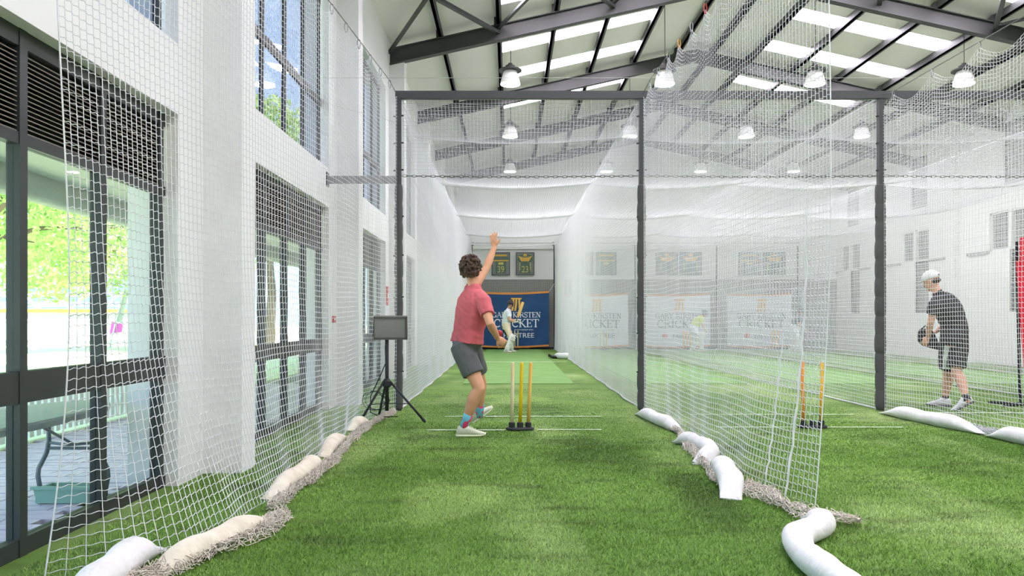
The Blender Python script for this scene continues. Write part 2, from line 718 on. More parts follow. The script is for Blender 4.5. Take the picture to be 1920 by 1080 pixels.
mb = MB()
for ya, yb in zip(ys[:-1], ys[1:]):
    sky = any(abs(s[0] - ya) < 1e-6 for s in strips)
    if sky:
        segs = [(XLO, -0.22), (3.17, RIDGE), (RIDGE, 6.13), (9.52, XR + 0.3)]
    else:
        segs = [(XLO, RIDGE), (RIDGE, XR + 0.3)]
    for xa, xb in segs:
        slab(mb, xa, xb, ya, yb, 0.08)
ceil = tag(mb.build('ceiling', M_roof), kind='structure')
for ya, yb in strips:
    for xs in ([-0.22, 0.91, 2.04, 3.17], [6.13, 7.26, 8.39, 9.52]):
        for xa, xb in zip(xs[:-1], xs[1:]):
            m_ = MB()
            slab(m_, xa, xb, ya, yb, 0.02, 0.03)
            m_.build('skylight_panel', M_skylight, ceil)
for x in PURL_L + PURL_R:
    z = roofz(x)
    m_ = MB()
    m_.box(x - 0.03, 1.0, z - 0.16, x + 0.03, Y1, z - 0.005)
    m_.box(x - 0.03, 1.0, z - 0.16, x + 0.07, Y1, z - 0.145)
    m_.build('purlin', M_steel, ceil)
RAFT = [YB[k] for k in range(1, len(YB))]
for y in RAFT:
    y = y + 0.0
    for xa, xb in ((XL + 0.02, RIDGE), (RIDGE, XR - 0.02)):
        m_ = MB()
        za, zb = roofz(xa) - 0.16, roofz(xb) - 0.16
        for (t0, t1, hw) in ((0.0, 0.018, 0.075), (0.018, 0.29, 0.012), (0.29, 0.31, 0.075)):
            m_.prism([(xa, y - hw, za - t0), (xb, y - hw, zb - t0), (xb, y - hw, zb - t1), (xa, y - hw, za - t1)], (0, 2 * hw, 0))
        m_.build('rafter', M_steel, ceil)
    for x in PURL_L + PURL_R:
        MB().box(x - 0.08, y - 0.06, roofz(x) - 0.17, x - 0.03, y + 0.06, roofz(x) - 0.02).build('purlin_cleat', M_steel, ceil)
for ya, yb in ((10.2, 14.65), (5.75, 10.2)):
    for xa, xb in ((XL, -0.22), (-0.22, 2.04), (2.04, 4.3), (5.2, 7.26), (7.26, 9.52), (9.52, 11.78)):
        MB().bar((xa, yb, roofz(xa) - 0.22), (xb, ya, roofz(xb) - 0.22), 0.06, 0.05).build('brace', M_steel, ceil)
        MB().bar((xa, ya, roofz(xa) - 0.30), (xb, yb, roofz(xb) - 0.30), 0.08, 0.06).build('brace', M_steel, ceil)

# practice mats and crease lines lie on the floor
M_mat = mat('light_green_mat', rgb(122, 160, 92), 0.85, var=(2.2, rgb(112, 152, 80)), bump=(160, 0.3))
for k, (x0, x1) in enumerate(((-0.84, 1.17), (2.3, 4.3), (5.4, 7.4), (8.5, 10.5))):
    o = MB().box(x0, 13.5, 0.002, x1, 28.3, 0.012).build('pitch_mat', M_mat)
    tag(o, ['light green pitch mat running to the blue banner in the open lane',
            'light green pitch mat in the second lane, seen through the net',
            'light green pitch mat in the third lane, in front of the player in yellow',
            'light green pitch mat in the fourth lane, nearest the right wall'][k], 'mat', 'pitch mats')


def line(x0, x1, y, label, w=0.036, z=0.013, group='painted crease lines'):
    n = max(4, int((x1 - x0) / 0.06))
    mb = MB()
    xs = np.linspace(x0, x1, n)
    vs, fs = [], []
    for x in xs:
        j1, j2 = RNG.uniform(-0.006, 0.006, 2)
        vs += [(x, y - w / 2 + j1, z), (x, y + w / 2 + j2, z)]
    for i in range(n - 1):
        fs.append((2 * i, 2 * i + 2, 2 * i + 3, 2 * i + 1))
    mb.add(vs, fs)
    o = mb.build('crease_line', mat('crease_paint', rgb(226, 236, 222), 0.8, var=(14, rgb(186, 210, 176))), fl)
    return o


line(-0.88, -0.04, 7.92, '')
line(0.30, 0.98, 7.95, '', 0.035)
line(-0.78, 1.10, 9.02, '')
line(-0.87, 1.55, 20.2, '', 0.09)
line(2.22, 4.25, 9.2, '', 0.036)
line(2.25, 4.28, 8.12, '', 0.036)
line(5.15, 7.2, 9.35, '', 0.05)
line(6.2, 7.4, 8.3, '', 0.05)
line(4.95, 9.0, 20.2, '', 0.09)

# ================================================================ nets
YP = 9.66                                 # line of the front posts
YE = 28.45                                # line of the rear poles
POSTX = [-1.43, 1.71, 4.80, 7.90, 11.0]
HN = 4.06
PITCH = 0.048
RC = 0.0024


def strands(lines, ref, r):
    """lines: (K,N,3) polylines -> verts, quads of three-sided cords"""
    lines = np.asarray(lines, dtype=np.float64)
    K, N, _ = lines.shape
    t = np.gradient(lines, axis=1)
    t /= np.linalg.norm(t, axis=2, keepdims=True) + 1e-9
    ref = np.asarray(ref, dtype=np.float64)
    b = np.cross(t, ref)
    b /= np.linalg.norm(b, axis=2, keepdims=True) + 1e-9
    nn = np.cross(b, t)
    V = np.empty((K, N, 3, 3))
    for k in range(3):
        a = 2 * np.pi * k / 3 + 0.5
        V[:, :, k] = lines + r * (np.cos(a) * nn + np.sin(a) * b)
    base = np.arange(K * N * 3).reshape(K, N, 3)
    Q = []
    for k in range(3):
        l = (k + 1) % 3
        Q.append(np.stack([base[:, :-1, k], base[:, :-1, l], base[:, 1:, l], base[:, 1:, k]], -1).reshape(-1, 4))
    return V.reshape(-1, 3), np.concatenate(Q)


def net_mesh(name, fn, nu, nv, su, sv, ref, r=RC, wiggle=0.0):
    """fn(u,v) -> xyz arrays; nu x nv meshes, cords cut in su / sv segments"""
    u = np.linspace(0, 1, nu + 1)[:, None]
    v = np.linspace(0, 1, sv + 1)[None, :]
    A = fn(np.broadcast_to(u, (nu + 1, sv + 1)), np.broadcast_to(v, (nu + 1, sv + 1)))
    v2 = np.linspace(0, 1, nv + 1)[:, None]
    u2 = np.linspace(0, 1, su + 1)[None, :]
    B = fn(np.broadcast_to(u2, (nv + 1, su + 1)), np.broadcast_to(v2, (nv + 1, su + 1)))
    if wiggle:
        ph = np.sin(2 * np.pi * np.linspace(0, 1, su + 1) * nu)
        B[..., 2] += wiggle * ph[None, :]
        A[..., 1] += RNG.normal(0, wiggle * 0.25, A.shape[:2])
    V1, Q1 = strands(A, ref, r)
    V2, Q2 = strands(B, ref, r)
    return mesh_np(name, np.concatenate([V1, V2]), np.concatenate([Q1, Q2 + len(V1)]))


def interp(x, xs, ys_):
    return np.interp(x, xs, ys_)


def smooth01(t):
    t = np.clip(t, 0, 1)
    return t * t * (3 - 2 * t)


# ---- the side nets of the lanes (one mesh, five nets)
LEN = YE - YP


def side_fn(u, v):
    y = u * LEN
    z = v * HN
    x = 0.03 * np.sin(y * 0.7 + 0.6) * np.sin(v * np.pi) + 0.003 * np.sin(y * 4.1) * (1 - v)
    return np.stack([x, y, z + 0.01], -1)


side_me = net_mesh('net_cords', side_fn, int(LEN / PITCH), int(HN / PITCH), 64, 6, (1, 0, 0))
side_me.materials.append(M_net)
mb = MB()
mb.tube([(0.02 * math.sin(i * 1.7), i * LEN / 40, 0.014) for i in range(41)], 0.013, 6)
hem_me = mb.mesh('net_hem')
hem_me.materials.append(mat('grey_hem_rope', rgb(198, 200, 198), 0.8))
mb = MB()
mb.tube([(0, 0, HN), (0, LEN, HN)], 0.008, 6)
cord_me = mb.mesh('net_top_cord')
cord_me.materials.append(M_net)
SIDE_LAB = ['long white net along the window side of the open lane',
            'long white net between the open lane and the second lane',
            'long white net between the second lane and the third lane',
            'long white net between the third lane and the fourth lane',
            'long white net along the right wall side of the fourth lane']
for k, x in enumerate(POSTX):
    r_ = empty('lane_net', (x, YP, 0), SIDE_LAB[k], 'net', 'long side nets of the lanes')
    tag(piece('net_cords', side_me, r_, (x, YP, 0)), kind='stuff')
    piece('net_hem', hem_me, r_, (x, YP, 0))
    piece('net_top_cord', cord_me, r_, (x, YP, 0))

# ---- ceiling nets over the lanes
SUP = [0.0, 2.1, 6.25, 11.2, 15.9, LEN]


def ceil_fn(u, v):
    y = u * LEN
    x = v * 3.12
    sag = np.zeros_like(y)
    for a, b in zip(SUP[:-1], SUP[1:]):
        t = (y - a) / (b - a)
        k = (t >= 0) & (t <= 1)
        sag = np.where(k, 4 * t * (1 - t) * 0.16, sag)
    z = HN - 0.02 - sag - 0.10 * np.sin(np.pi * v)
    return np.stack([x, y, z], -1)


ceil_me = net_mesh('net_cords', ceil_fn, int(LEN / PITCH), int(3.12 / PITCH), 90, 10, (0, 0, 1))
ceil_me.materials.append(M_net)
mb = MB()
mb.tube([(v * 3.12, 0, HN - 0.02 - 0.10 * math.sin(math.pi * v)) for v in np.linspace(0, 1, 11)], 0.016, 6)
sup_me = mb.mesh('support_rope')
sup_me.materials.append(M_net)
CL = ['sagging white ceiling net over the open lane with the blue banner', 'sagging white ceiling net over the second lane',
      'sagging white ceiling net over the third lane', 'sagging white ceiling net over the fourth lane']
for k in range(4):
    x = POSTX[k] + 0.01
    r_ = empty('ceiling_net', (x, YP, 0), CL[k], 'net', 'ceiling nets of the lanes')
    tag(piece('net_cords', ceil_me, r_, (x, YP, 0)), kind='stuff')
    for y in SUP[2:-1]:
        piece('support_rope', sup_me, r_, (x, YP + y, 0))

# ---- rear nets in front of the back wall
def flat_fn(w, h, z0):
    def f(u, v):
        return np.stack([u * w, 0.01 * np.sin(u * 9) + 0 * v, z0 + v * h], -1)
    return f


rear_me = net_mesh('net_cords', flat_fn(3.1, HN - 0.05, 0.02), 64, 84, 8, 6, (0, 1, 0), r=0.0022)
rear_me.materials.append(M_net)
for k in range(4):
    r_ = empty('rear_net', (POSTX[k], YE, 0),
               ['white net closing the far end behind the blue banner', 'white net closing the far end of the second lane',
                'white net closing the far end of the third lane', 'white net closing the far end of the fourth lane'][k], 'net', 'rear nets of the lanes')
    tag(piece('net_cords', rear_me, r_, (POSTX[k], YE, 0)), kind='stuff')

# ---- front drop panels between beam and chain
front_me = net_mesh('net_cords', flat_fn(3.05, 1.0, 0), 66, 21, 33, 10, (0, 1, 0), r=0.0026)
front_me.materials.append(M_net)
for k in range(3):
    x = POSTX[k] + 0.045
    r_ = empty('drop_net', (x, YP + 0.02, 3.03),
               ['short drop net under the beam above the open lane', 'short drop net under the beam above the second lane',
                'short drop net under the beam above the third lane, right of the last post'][k], 'net', 'drop nets under the front beam')
    tag(piece('net_cords', front_me, r_, (x, YP + 0.02, 3.03)), kind='stuff')

# ---- near nets hanging from cables with hooks
ZC = 4.12


def hook(parent, c, colour=None, s=1.0):
    pts = []
    for i in range(14):
        a = 2 * math.pi * i / 14
        pts.append((c[0] + 0.020 * s * math.cos(a) * (0.75 + 0.25 * math.sin(a)), c[1] + 0.006 * math.cos(a), c[2] - 0.045 * s + 0.05 * s * math.sin(a)))
    MB().tube(pts, 0.0045 * s, 5, closed=True, ref=(0, 1, 0)).build('carabiner', colour or M_chrome, parent)


def near_net(label, ya, yb, x_top, x_bot, edge_bulge, spacing, sagd, hooks_col, fold, zb0=0.0, ztop=ZC):
    length = abs(yb - ya)
    nu, nv = int(length / PITCH), int(ztop / PITCH)

    def fn(u, v):
        y = ya + (yb - ya) * u
        z = v * ztop
        xt, xb = x_top(y), x_bot(y)
        w = np.clip(1 - z / 1.7, 0, 1) ** 2
        x = xt + (xb - xt) * w
        x = x + edge_bulge(u, z)
        x = x + fold * (np.sin(y * 5.3 + z * 0.25) + 0.6 * np.sin(y * 11.7 + 1.3)) * (0.35 + 0.65 * np.clip(1 - z / 2.5, 0, 1))
        ph = np.abs(np.sin(np.pi * (y - yb) / spacing))
        sg = sagd * ph
        zz = z - sg * np.exp(-(ztop - z) / 0.35) + 0.012 * np.sin(y * 3.1 + z * 1.7)
        zz = zz - 0.10 * np.sin(np.pi * np.clip((y - yb) / (ya - yb), 0, 1)) * np.exp(-(ztop - z) / 1.2) * 0.3
        # the selvage near the free end hangs a little out of true
        yy = y + 0.02 * np.sin(z * 2.1) * u
        return np.stack([x, yy, zz + zb0], -1)

    me = net_mesh('net_cords', fn, nu, nv, nu * 4, nv * 2, (1, 0, 0), wiggle=0.004)
    root = empty('near_net', (float(x_bot(np.array(ya))), ya, 0), label, 'net')
    tag(finish(me, 'net_cords', M_net, root), kind='stuff')
    # free-edge cord
    e = fn(np.ones(60), np.linspace(0, 1, 60))
    MB().tube([tuple(p) for p in e], 0.0042, 6).build('edge_cord', M_net, root)
    # cable and hooks
    k = 0
    y = yb
    pts = []
    while y <= ya + 0.01:
        c = (float(x_top(np.array(y))), y, ztop + 0.02)
        pts.append((c[0], c[1], ztop + 0.02))
        hook(root, c, hooks_col.get(k))
        k += 1
        y += spacing
    pts.append((float(x_top(np.array(ya))), ya, HN + 0.02))
    MB().tube(pts, 0.005, 6).build('hanging_cable', mat('steel_cable', rgb(120, 120, 118), 0.4, metal=0.6), root)
    return root, fn


M_hookred = mat('red_hook', rgb(200, 50, 50), 0.4)
M_hookor = mat('orange_hook', rgb(226, 160, 50), 0.4)

left_net, left_fn = near_net(
    'white net hanging in front of the windows on the left', YP - 0.02, 3.40,
    lambda y: interp(y, [3.4, 7.04, 9.66], [-2.06, -1.66, -1.45]),
    lambda y: interp(y, [3.4, 3.6, 3.9, 4.3, 4.9, 5.44, 6.36, 7.4, 8.44, 9.0, 9.66], [-2.11, -1.82, -1.66, -1.58, -1.60, -1.61, -1.63, -1.68, -1.72, -1.64, -1.46]),
    lambda u, z: 0.06 * u ** 6 * np.sin(np.clip(z, 0, 2.8) / 2.8 * np.pi), 0.45, 0.10, {}, 0.012)
mid_net, mid_fn = near_net(
    'white net hanging right of the middle post with a hem of white sandbags', YP - 0.02, 4.74,
    lambda y: interp(y, [4.74, 6.6, 9.66], [2.03, 1.85, 1.72]),
    lambda y: interp(y, [4.74, 5.0, 5.4, 6.13, 7.0, 8.0, 9.0, 9.66], [1.94, 1.86, 1.80, 1.78, 1.80, 1.82, 1.78, 1.72]),
    lambda u, z: 0 * u, 0.45, 0.13, {3: M_hookor, 5: M_hookred, 7: M_hookor}, 0.010)
right_net, right_fn = near_net(
    'white scalloped net hanging right of the last dark post', YP - 0.02, 6.0,
    lambda y: interp(y, [6.0, 9.66], [4.86, 4.81]),
    lambda y: interp(y, [6.0, 7.2, 9.66], [5.0, 4.93, 4.81]),
    lambda u, z: 0 * u, 0.84, 0.17, {}, 0.012, ztop=4.02)


for yy, ztop_, rr_ in ((5.02, 2.0, 0.007), (5.3, 1.1, 0.006)):
    vv = np.linspace(0.0, ztop_ / ZC, 24)
    e = mid_fn(np.full(24, (YP - 0.02 - yy) / (YP - 0.02 - 4.74)), vv)
    MB().tube([tuple(p + np.array([-0.012 + 0.006 * math.sin(i * 1.9), 0.004 * math.sin(i * 2.7), 0])) for i, p in enumerate(e)], rr_, 6).build('lacing_cord', M_net, mid_net)


def pooled(name, label, path, width, m, n_across=11, inner=1):
    """net gathered on the ground beside the bags: crumpled cords in a band along path (x,y)"""
    path = np.array(path)
    seg = np.linalg.norm(np.diff(path, axis=0), axis=1)
    s = np.concatenate([[0], np.cumsum(seg)])
    L_ = s[-1]
    nu = int(L_ / 0.018)

    def fn(u, v):
        q = u * L_
        x = np.interp(q, s, path[:, 0])
        y = np.interp(q, s, path[:, 1])
        w = width * (0.6 + 0.4 * np.sin(q * 7.0 + 1) * np.sin(q * 3.1)) * np.minimum(1, np.minimum(q, L_ - q) / 0.15 + 0.25)
        x = x + (v - 0.5) * w * inner + RNG.normal(0, 0.008, u.shape)
        y = y + RNG.normal(0, 0.013, u.shape)
        z = 0.012 + np.abs(RNG.normal(0, 0.018, u.shape)) + 0.03 * np.sin(np.pi * v)
        return np.stack([x, y, z], -1)

    V1, Q1 = strands(fn(np.broadcast_to(np.linspace(0, 1, nu)[:, None], (nu, n_across)), np.broadcast_to(np.linspace(0, 1, n_across)[None, :], (nu, n_across))), (0.1, 0.2, 1), 0.0027)
    nb = n_across + 5
    V2, Q2 = strands(fn(np.broadcast_to(np.linspace(0, 1, nu)[None, :], (nb, nu)), np.broadcast_to(np.linspace(0, 1, nb)[:, None], (nb, nu))), (0.1, 0.2, 1), 0.0027)
    me = mesh_np(name, np.concatenate([V1, V2]), np.concatenate([Q1, Q2 + len(V1)]))
    return me


for root, pa, w in ((left_net, [(-1.74, 3.25), (-1.52, 3.62), (-1.36, 4.15), (-1.36, 4.5)], 0.26),
                    (left_net, [(-1.48, 4.6), (-1.44, 5.3), (-1.46, 6.3), (-1.54, 7.5), (-1.52, 8.4), (-1.45, 9.4)], 0.12),
                    (mid_net, [(1.99, 4.27), (1.84, 4.40), (1.70, 4.72), (1.68, 5.25)], 0.36),
                    (mid_net, [(1.50, 5.3), (1.56, 5.9), (1.62, 6.6), (1.74, 7.6), (1.68, 9.3)], 0.12),
                    (right_net, [(4.86, 9.3), (4.92, 7.5), (4.95, 6.2)], 0.08)):
    tag(finish(pooled('gathered_net', '', pa, w, None), 'gathered_net', M_netdirty if root is not right_net else M_net, root), kind='stuff')


# ================================================================ steel frame that carries the nets
fr = empty('net_frame', (POSTX[0], YP, 0), 'dark steel goal-like frame of padded posts and a long top beam', 'frame')
for k, x in enumerate(POSTX[:4]):
    p = MB().box(x - 0.034, YP - 0.034, 0, x + 0.034, YP + 0.034, HN + 0.02).build('post', M_post, fr)
    # quilted padding: a bulging segment per strap
    prof = []
    z = 0.02
    nseg = 12
    h = 2.9 / nseg
    prof.append((0.046, z))
    for i in range(nseg):
        b_ = random.uniform(0.052, 0.060) * (1.22 if k == 2 else 1.0)
        prof += [(b_ * 0.93, z + h * 0.08), (b_, z + h * 0.3), (b_, z + h * 0.7), (b_ * 0.93, z + h * 0.92), (b_ * 0.86, z + h)]
        z += h
    MB().lathe(prof, (x, YP, 0), 14).build('post_pad', M_pad, p, smooth=True)
    for zz in (0.5, 1.0, 1.46, 2.0, 2.5, 3.1, 3.45, 3.8):
        m_ = MB()
        m_.bar((x - 0.066, YP - 0.02, zz), (x + 0.066, YP - 0.02, zz + 0.012), 0.012, 0.018)
        m_.build('strap', M_black, p)
MB().box(POSTX[0] - 0.04, YP - 0.045, HN - 0.03, 11.1, YP + 0.045, HN + 0.065).build('crossbeam', M_post, fr)
MB().box(XL + 0.012, YP - 0.035, 2.94, POSTX[0] - 0.04, YP + 0.035, 3.03).build('wall_strut', mat('galvanised_strut', rgb(128, 130, 130), 0.5), fr)
MB().box(XL + 0.001, YP - 0.06, 2.9, XL + 0.014, YP + 0.06, 3.08).build('wall_plate', M_post, fr)
nl = 50
M_chain = mat('grey_chain', rgb(120, 120, 112), 0.4, metal=0.6)
for seg in range(3):
    mb = MB()
    xa, xb = POSTX[seg] + 0.05, POSTX[seg + 1] - 0.05
    for i in range(nl):
        t = (i + 0.5) / nl
        c = Vector((xa + (xb - xa) * t, YP - 0.01, 3.035 - 0.012 * math.sin(math.pi * t)))
        lw = (xb - xa) / nl * 0.66
        pts = []
        for q in range(8):
            a = 2 * math.pi * q / 8
            if i % 2:
                pts.append(c + Vector((lw * math.cos(a), 0.014 * math.sin(a), 0)))
            else:
                pts.append(c + Vector((lw * math.cos(a), 0, 0.014 * math.sin(a))))
        mb.tube(pts, 0.0045, 4, closed=True)
    mb.build('chain', M_chain, fr)
MB().tube([(XL, YP - 0.2, 4.24), (11.0, YP - 0.2, 4.24)], 0.003, 5).build('guy_wire', mat('pale_wire', rgb(190, 190, 182), 0.5), fr)
MB().tube([(-2.05, 8.9, 3.72), (POSTX[0], YP, 3.72)], 0.003, 5).build('guy_wire', MATS['pale_wire'], fr)

rf = empty('net_frame', (POSTX[0], YE, 0), 'thin dark poles and rail holding the nets at the far end', 'frame')
for k, x in enumerate(POSTX):
    p = MB().tube([(x, YE + 0.02, 0), (x, YE + 0.02, HN + 0.02)], 0.03, 8).build('pole', M_steel, rf)
    MB().box(x - 0.07, YE - 0.03, HN - 0.10, x + 0.07, YE + 0.07, HN + 0.03).build('bracket', M_black, p)
MB().tube([(POSTX[0], YE + 0.02, HN - 0.01), (POSTX[-1], YE + 0.02, HN - 0.01)], 0.015, 6).build('rail', M_steel, rf)
MB().box(POSTX[0], YE + 0.0, 0.0, POSTX[-1], YE + 0.06, 0.09).build('base_rail', M_black, rf)


# ================================================================ high-bay lamps
COLW = ['leftmost lamp', 'second lamp from the left', 'third lamp from the left', 'rightmost lamp']
ROWW = ['nearest row of four under the roof', 'middle row, seen through the drop nets', 'farthest row, small and low over the lanes']
LAMPX = [0.02, 3.16, 6.22, 9.25]
LAMPY = [15.2, 19.6, 24.3]


def lamp(x, y, z):
    r_ = empty('high_bay_lamp', (x, y, z))
    MB().lathe([(0.205, 0.0), (0.20, 0.03), (0.165, 0.16), (0.14, 0.24), (0.13, 0.26)], (x, y, z), 24).build('lamp_shade', M_lampwhite, r_, smooth=True)
    MB().lathe([(0.198, -0.012), (0.2, -0.002)], (x, y, z), 24).build('diffuser', M_lampglow, r_)
    MB().lathe([(0.15, 0.255), (0.235, 0.262), (0.235, 0.285), (0.14, 0.30), (0.10, 0.31), (0.10, 0.37), (0.05, 0.38), (0.045, 0.42)], (x, y, z), 24).build('housing', M_steel, r_, smooth=False)
    top = roofz(x) - 0.02
    MB().tube([(x, y, z + 0.41), (x + 0.01, y, z + 0.5), (x, y, top)], 0.007, 6).build('suspension_cord', M_black, r_)
    ld = bpy.data.lights.new('lamp_light', 'AREA')
    ld.shape = 'DISK'
    ld.size = 0.38
    ld.energy = LAMP_WATTS
    ld.color = (1.0, 0.93, 1.0)
    lo = bpy.data.objects.new('lamp_light', ld)
    lo.location = (0, 0, -0.03)
    link(lo, r_)
    return r_


for j, y in enumerate(LAMPY):
    for i, x in enumerate(LAMPX):
        z = 5.96
        tag(lamp(x, y, z), 'white %s in the %s' % (COLW[i], ROWW[j]), 'lamp', 'high-bay lamps under the roof')


# ================================================================ sandbags
def sandbag(label, pts, r, m, group='sandbags weighing down the nets', pinch=0.35):
    pts = [Vector(p) for p in pts]
    # resample with Catmull-Rom
    out = []
    P = [pts[0] * 2 - pts[1]] + pts + [pts[-1] * 2 - pts[-2]]
    for i in range(1, len(P) - 2):
        for k in range(10):
            t = k / 10
            a, b, c, d = P[i - 1], P[i], P[i + 1], P[i + 2]
            out.append(0.5 * ((2 * b) + (c - a) * t + (2 * a - 5 * b + 4 * c - d) * t * t + (3 * b - a - 3 * c + d) * t ** 3))
    out.append(pts[-1])
    n = len(out)
    rs, fls = [], []
    for i in range(n):
        t = i / (n - 1)
        e = min(t, 1 - t) * (n - 1)
        k = math.sin(min(1, e / 9.0) * math.pi / 2)
        rs.append(r * (0.82 + 0.18 * k) * (1 + 0.05 * math.sin(i * 0.5 + r * 50) + 0.015 * math.sin(i * 1.3)))
        fls.append(0.07 + 0.83 * k)
    for i in range(n):
        out[i].z = max(rs[i] * fls[i], 0.012) * 0.97
    root = empty('sandbag', (out[n // 2].x, out[n // 2].y, 0), label, 'sandbag', group)
    MB().tube(out, rs, 18, flat=fls).build('bag', m, root, smooth=True)
    for idx, s in ((0, -1), (n - 1, 1)):
        p, q = out[idx], out[idx - s * 1]
        d = (p - q).normalized()
        MB().tube([p - d * 0.01, p + d * 0.018], [rs[idx] * 0.99, rs[idx] * 0.95], 10, flat=0.07).build('seam', m, root, smooth=False)
    return root


sandbag('long white sandbag at the bottom right, bending out of the picture', [(1.78, 4.42, 0), (1.72, 4.12, 0), (1.50, 3.88, 0), (1.42, 3.55, 0), (1.44, 3.2, 0), (1.47, 2.85, 0)], 0.074, M_bag)
sandbag('bulky white sandbag lying on the middle net, next before the heap of gathered net', [(1.66, 5.88, 0), (1.61, 5.6, 0), (1.54, 5.2, 0), (1.46, 4.92, 0)], 0.086, M_bag)
sandbag('kinked white sandbag, second along the middle net from the post', [(1.58, 7.1, 0), (1.69, 6.95, 0), (1.74, 6.6, 0), (1.70, 6.3, 0), (1.54, 6.08, 0)], 0.075, M_bag)
sandbag('white sandbag at the foot of the middle padded post', [(1.60, 9.2, 0), (1.64, 8.7, 0), (1.70, 8.2, 0), (1.79, 7.75, 0)], 0.076, M_bag)
sandbag('cream sandbag under the left net nearest the camera, with a crumpled net fringe', [(-1.64, 3.36, 0), (-1.56, 3.68, 0), (-1.48, 4.0, 0), (-1.40, 4.42, 0)], 0.066, M_bagcream)
sandbag('white square-ended sandbag behind the left net in the bottom left corner', [(-1.83, 3.86, 0), (-1.80, 3.5, 0), (-1.76, 3.2, 0), (-1.74, 2.9, 0)], 0.082, M_bag, pinch=0.7)
sandbag('cream sandbag under the left net, second from the camera', [(-1.58, 4.9, 0), (-1.55, 5.3, 0), (-1.55, 5.8, 0), (-1.57, 6.1, 0)], 0.068, M_bagcream)
sandbag('cream sandbag under the left net, third from the camera', [(-1.60, 6.4, 0), (-1.62, 6.9, 0), (-1.66, 7.5, 0)], 0.068, M_bagcream)
sandbag('small bundled cream sandbag on the floor beside the left tripod leg', [(-1.70, 7.9, 0), (-1.64, 8.15, 0), (-1.56, 8.35, 0)], 0.07, M_bagcream)
sandbag('long white sandbag at the foot of the right net, starting at the last post', [(4.66, 9.3, 0), (4.70, 8.7, 0), (4.76, 8.1, 0), (4.86, 7.65, 0)], 0.085, M_bag)
sandbag('white sandbag at the foot of the right net, cut by the picture edge', [(4.84, 7.5, 0), (4.86, 7.1, 0), (4.92, 6.6, 0), (4.95, 6.2, 0)], 0.085, M_bag)
sandbag('small white sandbag lying on the turf beside the far end of the pitch mat', [(1.34, 22.3, 0), (1.5, 21.9, 0), (1.66, 21.7, 0), (1.8, 21.8, 0)], 0.10, M_bag, pinch=0.6)
r_ = empty('black_glove', (1.32, 22.0, 0), 'small black batting glove dropped beside the white bag on the turf', 'glove')
MB().ellipsoid((1.36, 22.0, 0.05), (0.16, 0, 0), (0, 0.08, 0), (0, 0, 0.05)).build('palm', M_black, r_, smooth=True)
for i in range(4):
    MB().limb([(1.24, 21.94 + i * 0.04, 0.06), (1.17, 21.92 + i * 0.045, 0.12 - i * 0.015)], [0.03, 0.026], 8).build('finger', M_black, r_, smooth=True)


# ================================================================ stumps
def stumps(label, x, y, cols, group='stumps on sprung bases', sc=1.0, tilt=0.0, gap=0.088):
    r_ = empty('stumps', (x, y, 0), label, 'stumps', group)
    w = gap + 0.062
    m_ = MB()
    m_.loft([((x, y, 0.012), (w, 0, 0), (0, 0.07, 0)), ((x, y, 0.026), (w, 0, 0), (0, 0.07, 0)), ((x, y, 0.036), (w * 0.95, 0, 0), (0, 0.055, 0))], 24)
    m_.build('base', M_black, r_)
    for i, c in enumerate(cols):
        sx = x + (i - 1) * gap
        MB().lathe([(0.033, 0.034), (0.033, 0.085), (0.028, 0.09)], (sx, y, 0), 14).build('socket', M_black, r_)
        if c is None:
            continue
        tx = sx + tilt + (i - 1) * 0.008
        st = MB().tube([(sx, y, 0.08), (sx + (tx - sx) * 0.5, y, 0.4), (tx, y, 0.71), (tx, y, 0.725)], [0.0185, 0.0185, 0.0185, 0.015], 14).build('stump', c, r_, smooth=True)
    return r_


M_stw = mat('pale_ash_stump', rgb(238, 220, 164), 0.5, var=(2.2, rgb(236, 232, 206)))
M_sty = mat('yellow_stump', rgb(232, 202, 20), 0.45)
M_sto = mat('orange_ash_stump', rgb(232, 180, 86), 0.5, var=(2.2, rgb(236, 204, 110)))
M_stor = mat('orange_stump', rgb(242, 158, 72), 0.45)
M_styo = mat('amber_stump', rgb(246, 186, 40), 0.45)
M_stc = mat('cream_stump', rgb(224, 204, 130), 0.5)
stumps('three pale, yellow and orange stumps on a black base beside the bowler', 0.115, 7.95, [M_stw, M_sty, M_sto], tilt=0.018)
stumps('orange and amber stumps on a black base behind the free edge of the middle net', 3.285, 8.1, [M_stor, None, M_styo], tilt=0.0, gap=0.098)
stumps('cream stumps behind the batter in front of the blue banner', 0.2, 27.7, [M_stc] * 3, gap=0.11)
stumps('cream stumps in front of the white banner of the second lane', 3.5, 27.7, [M_stc] * 3, gap=0.11)
stumps('amber stumps behind the player in the yellow shirt', 6.62, 27.8, [M_styo] * 3, gap=0.11)
stumps('amber stumps left of the player in the dark shirt', 9.9, 27.8, [M_styo] * 3, gap=0.11)


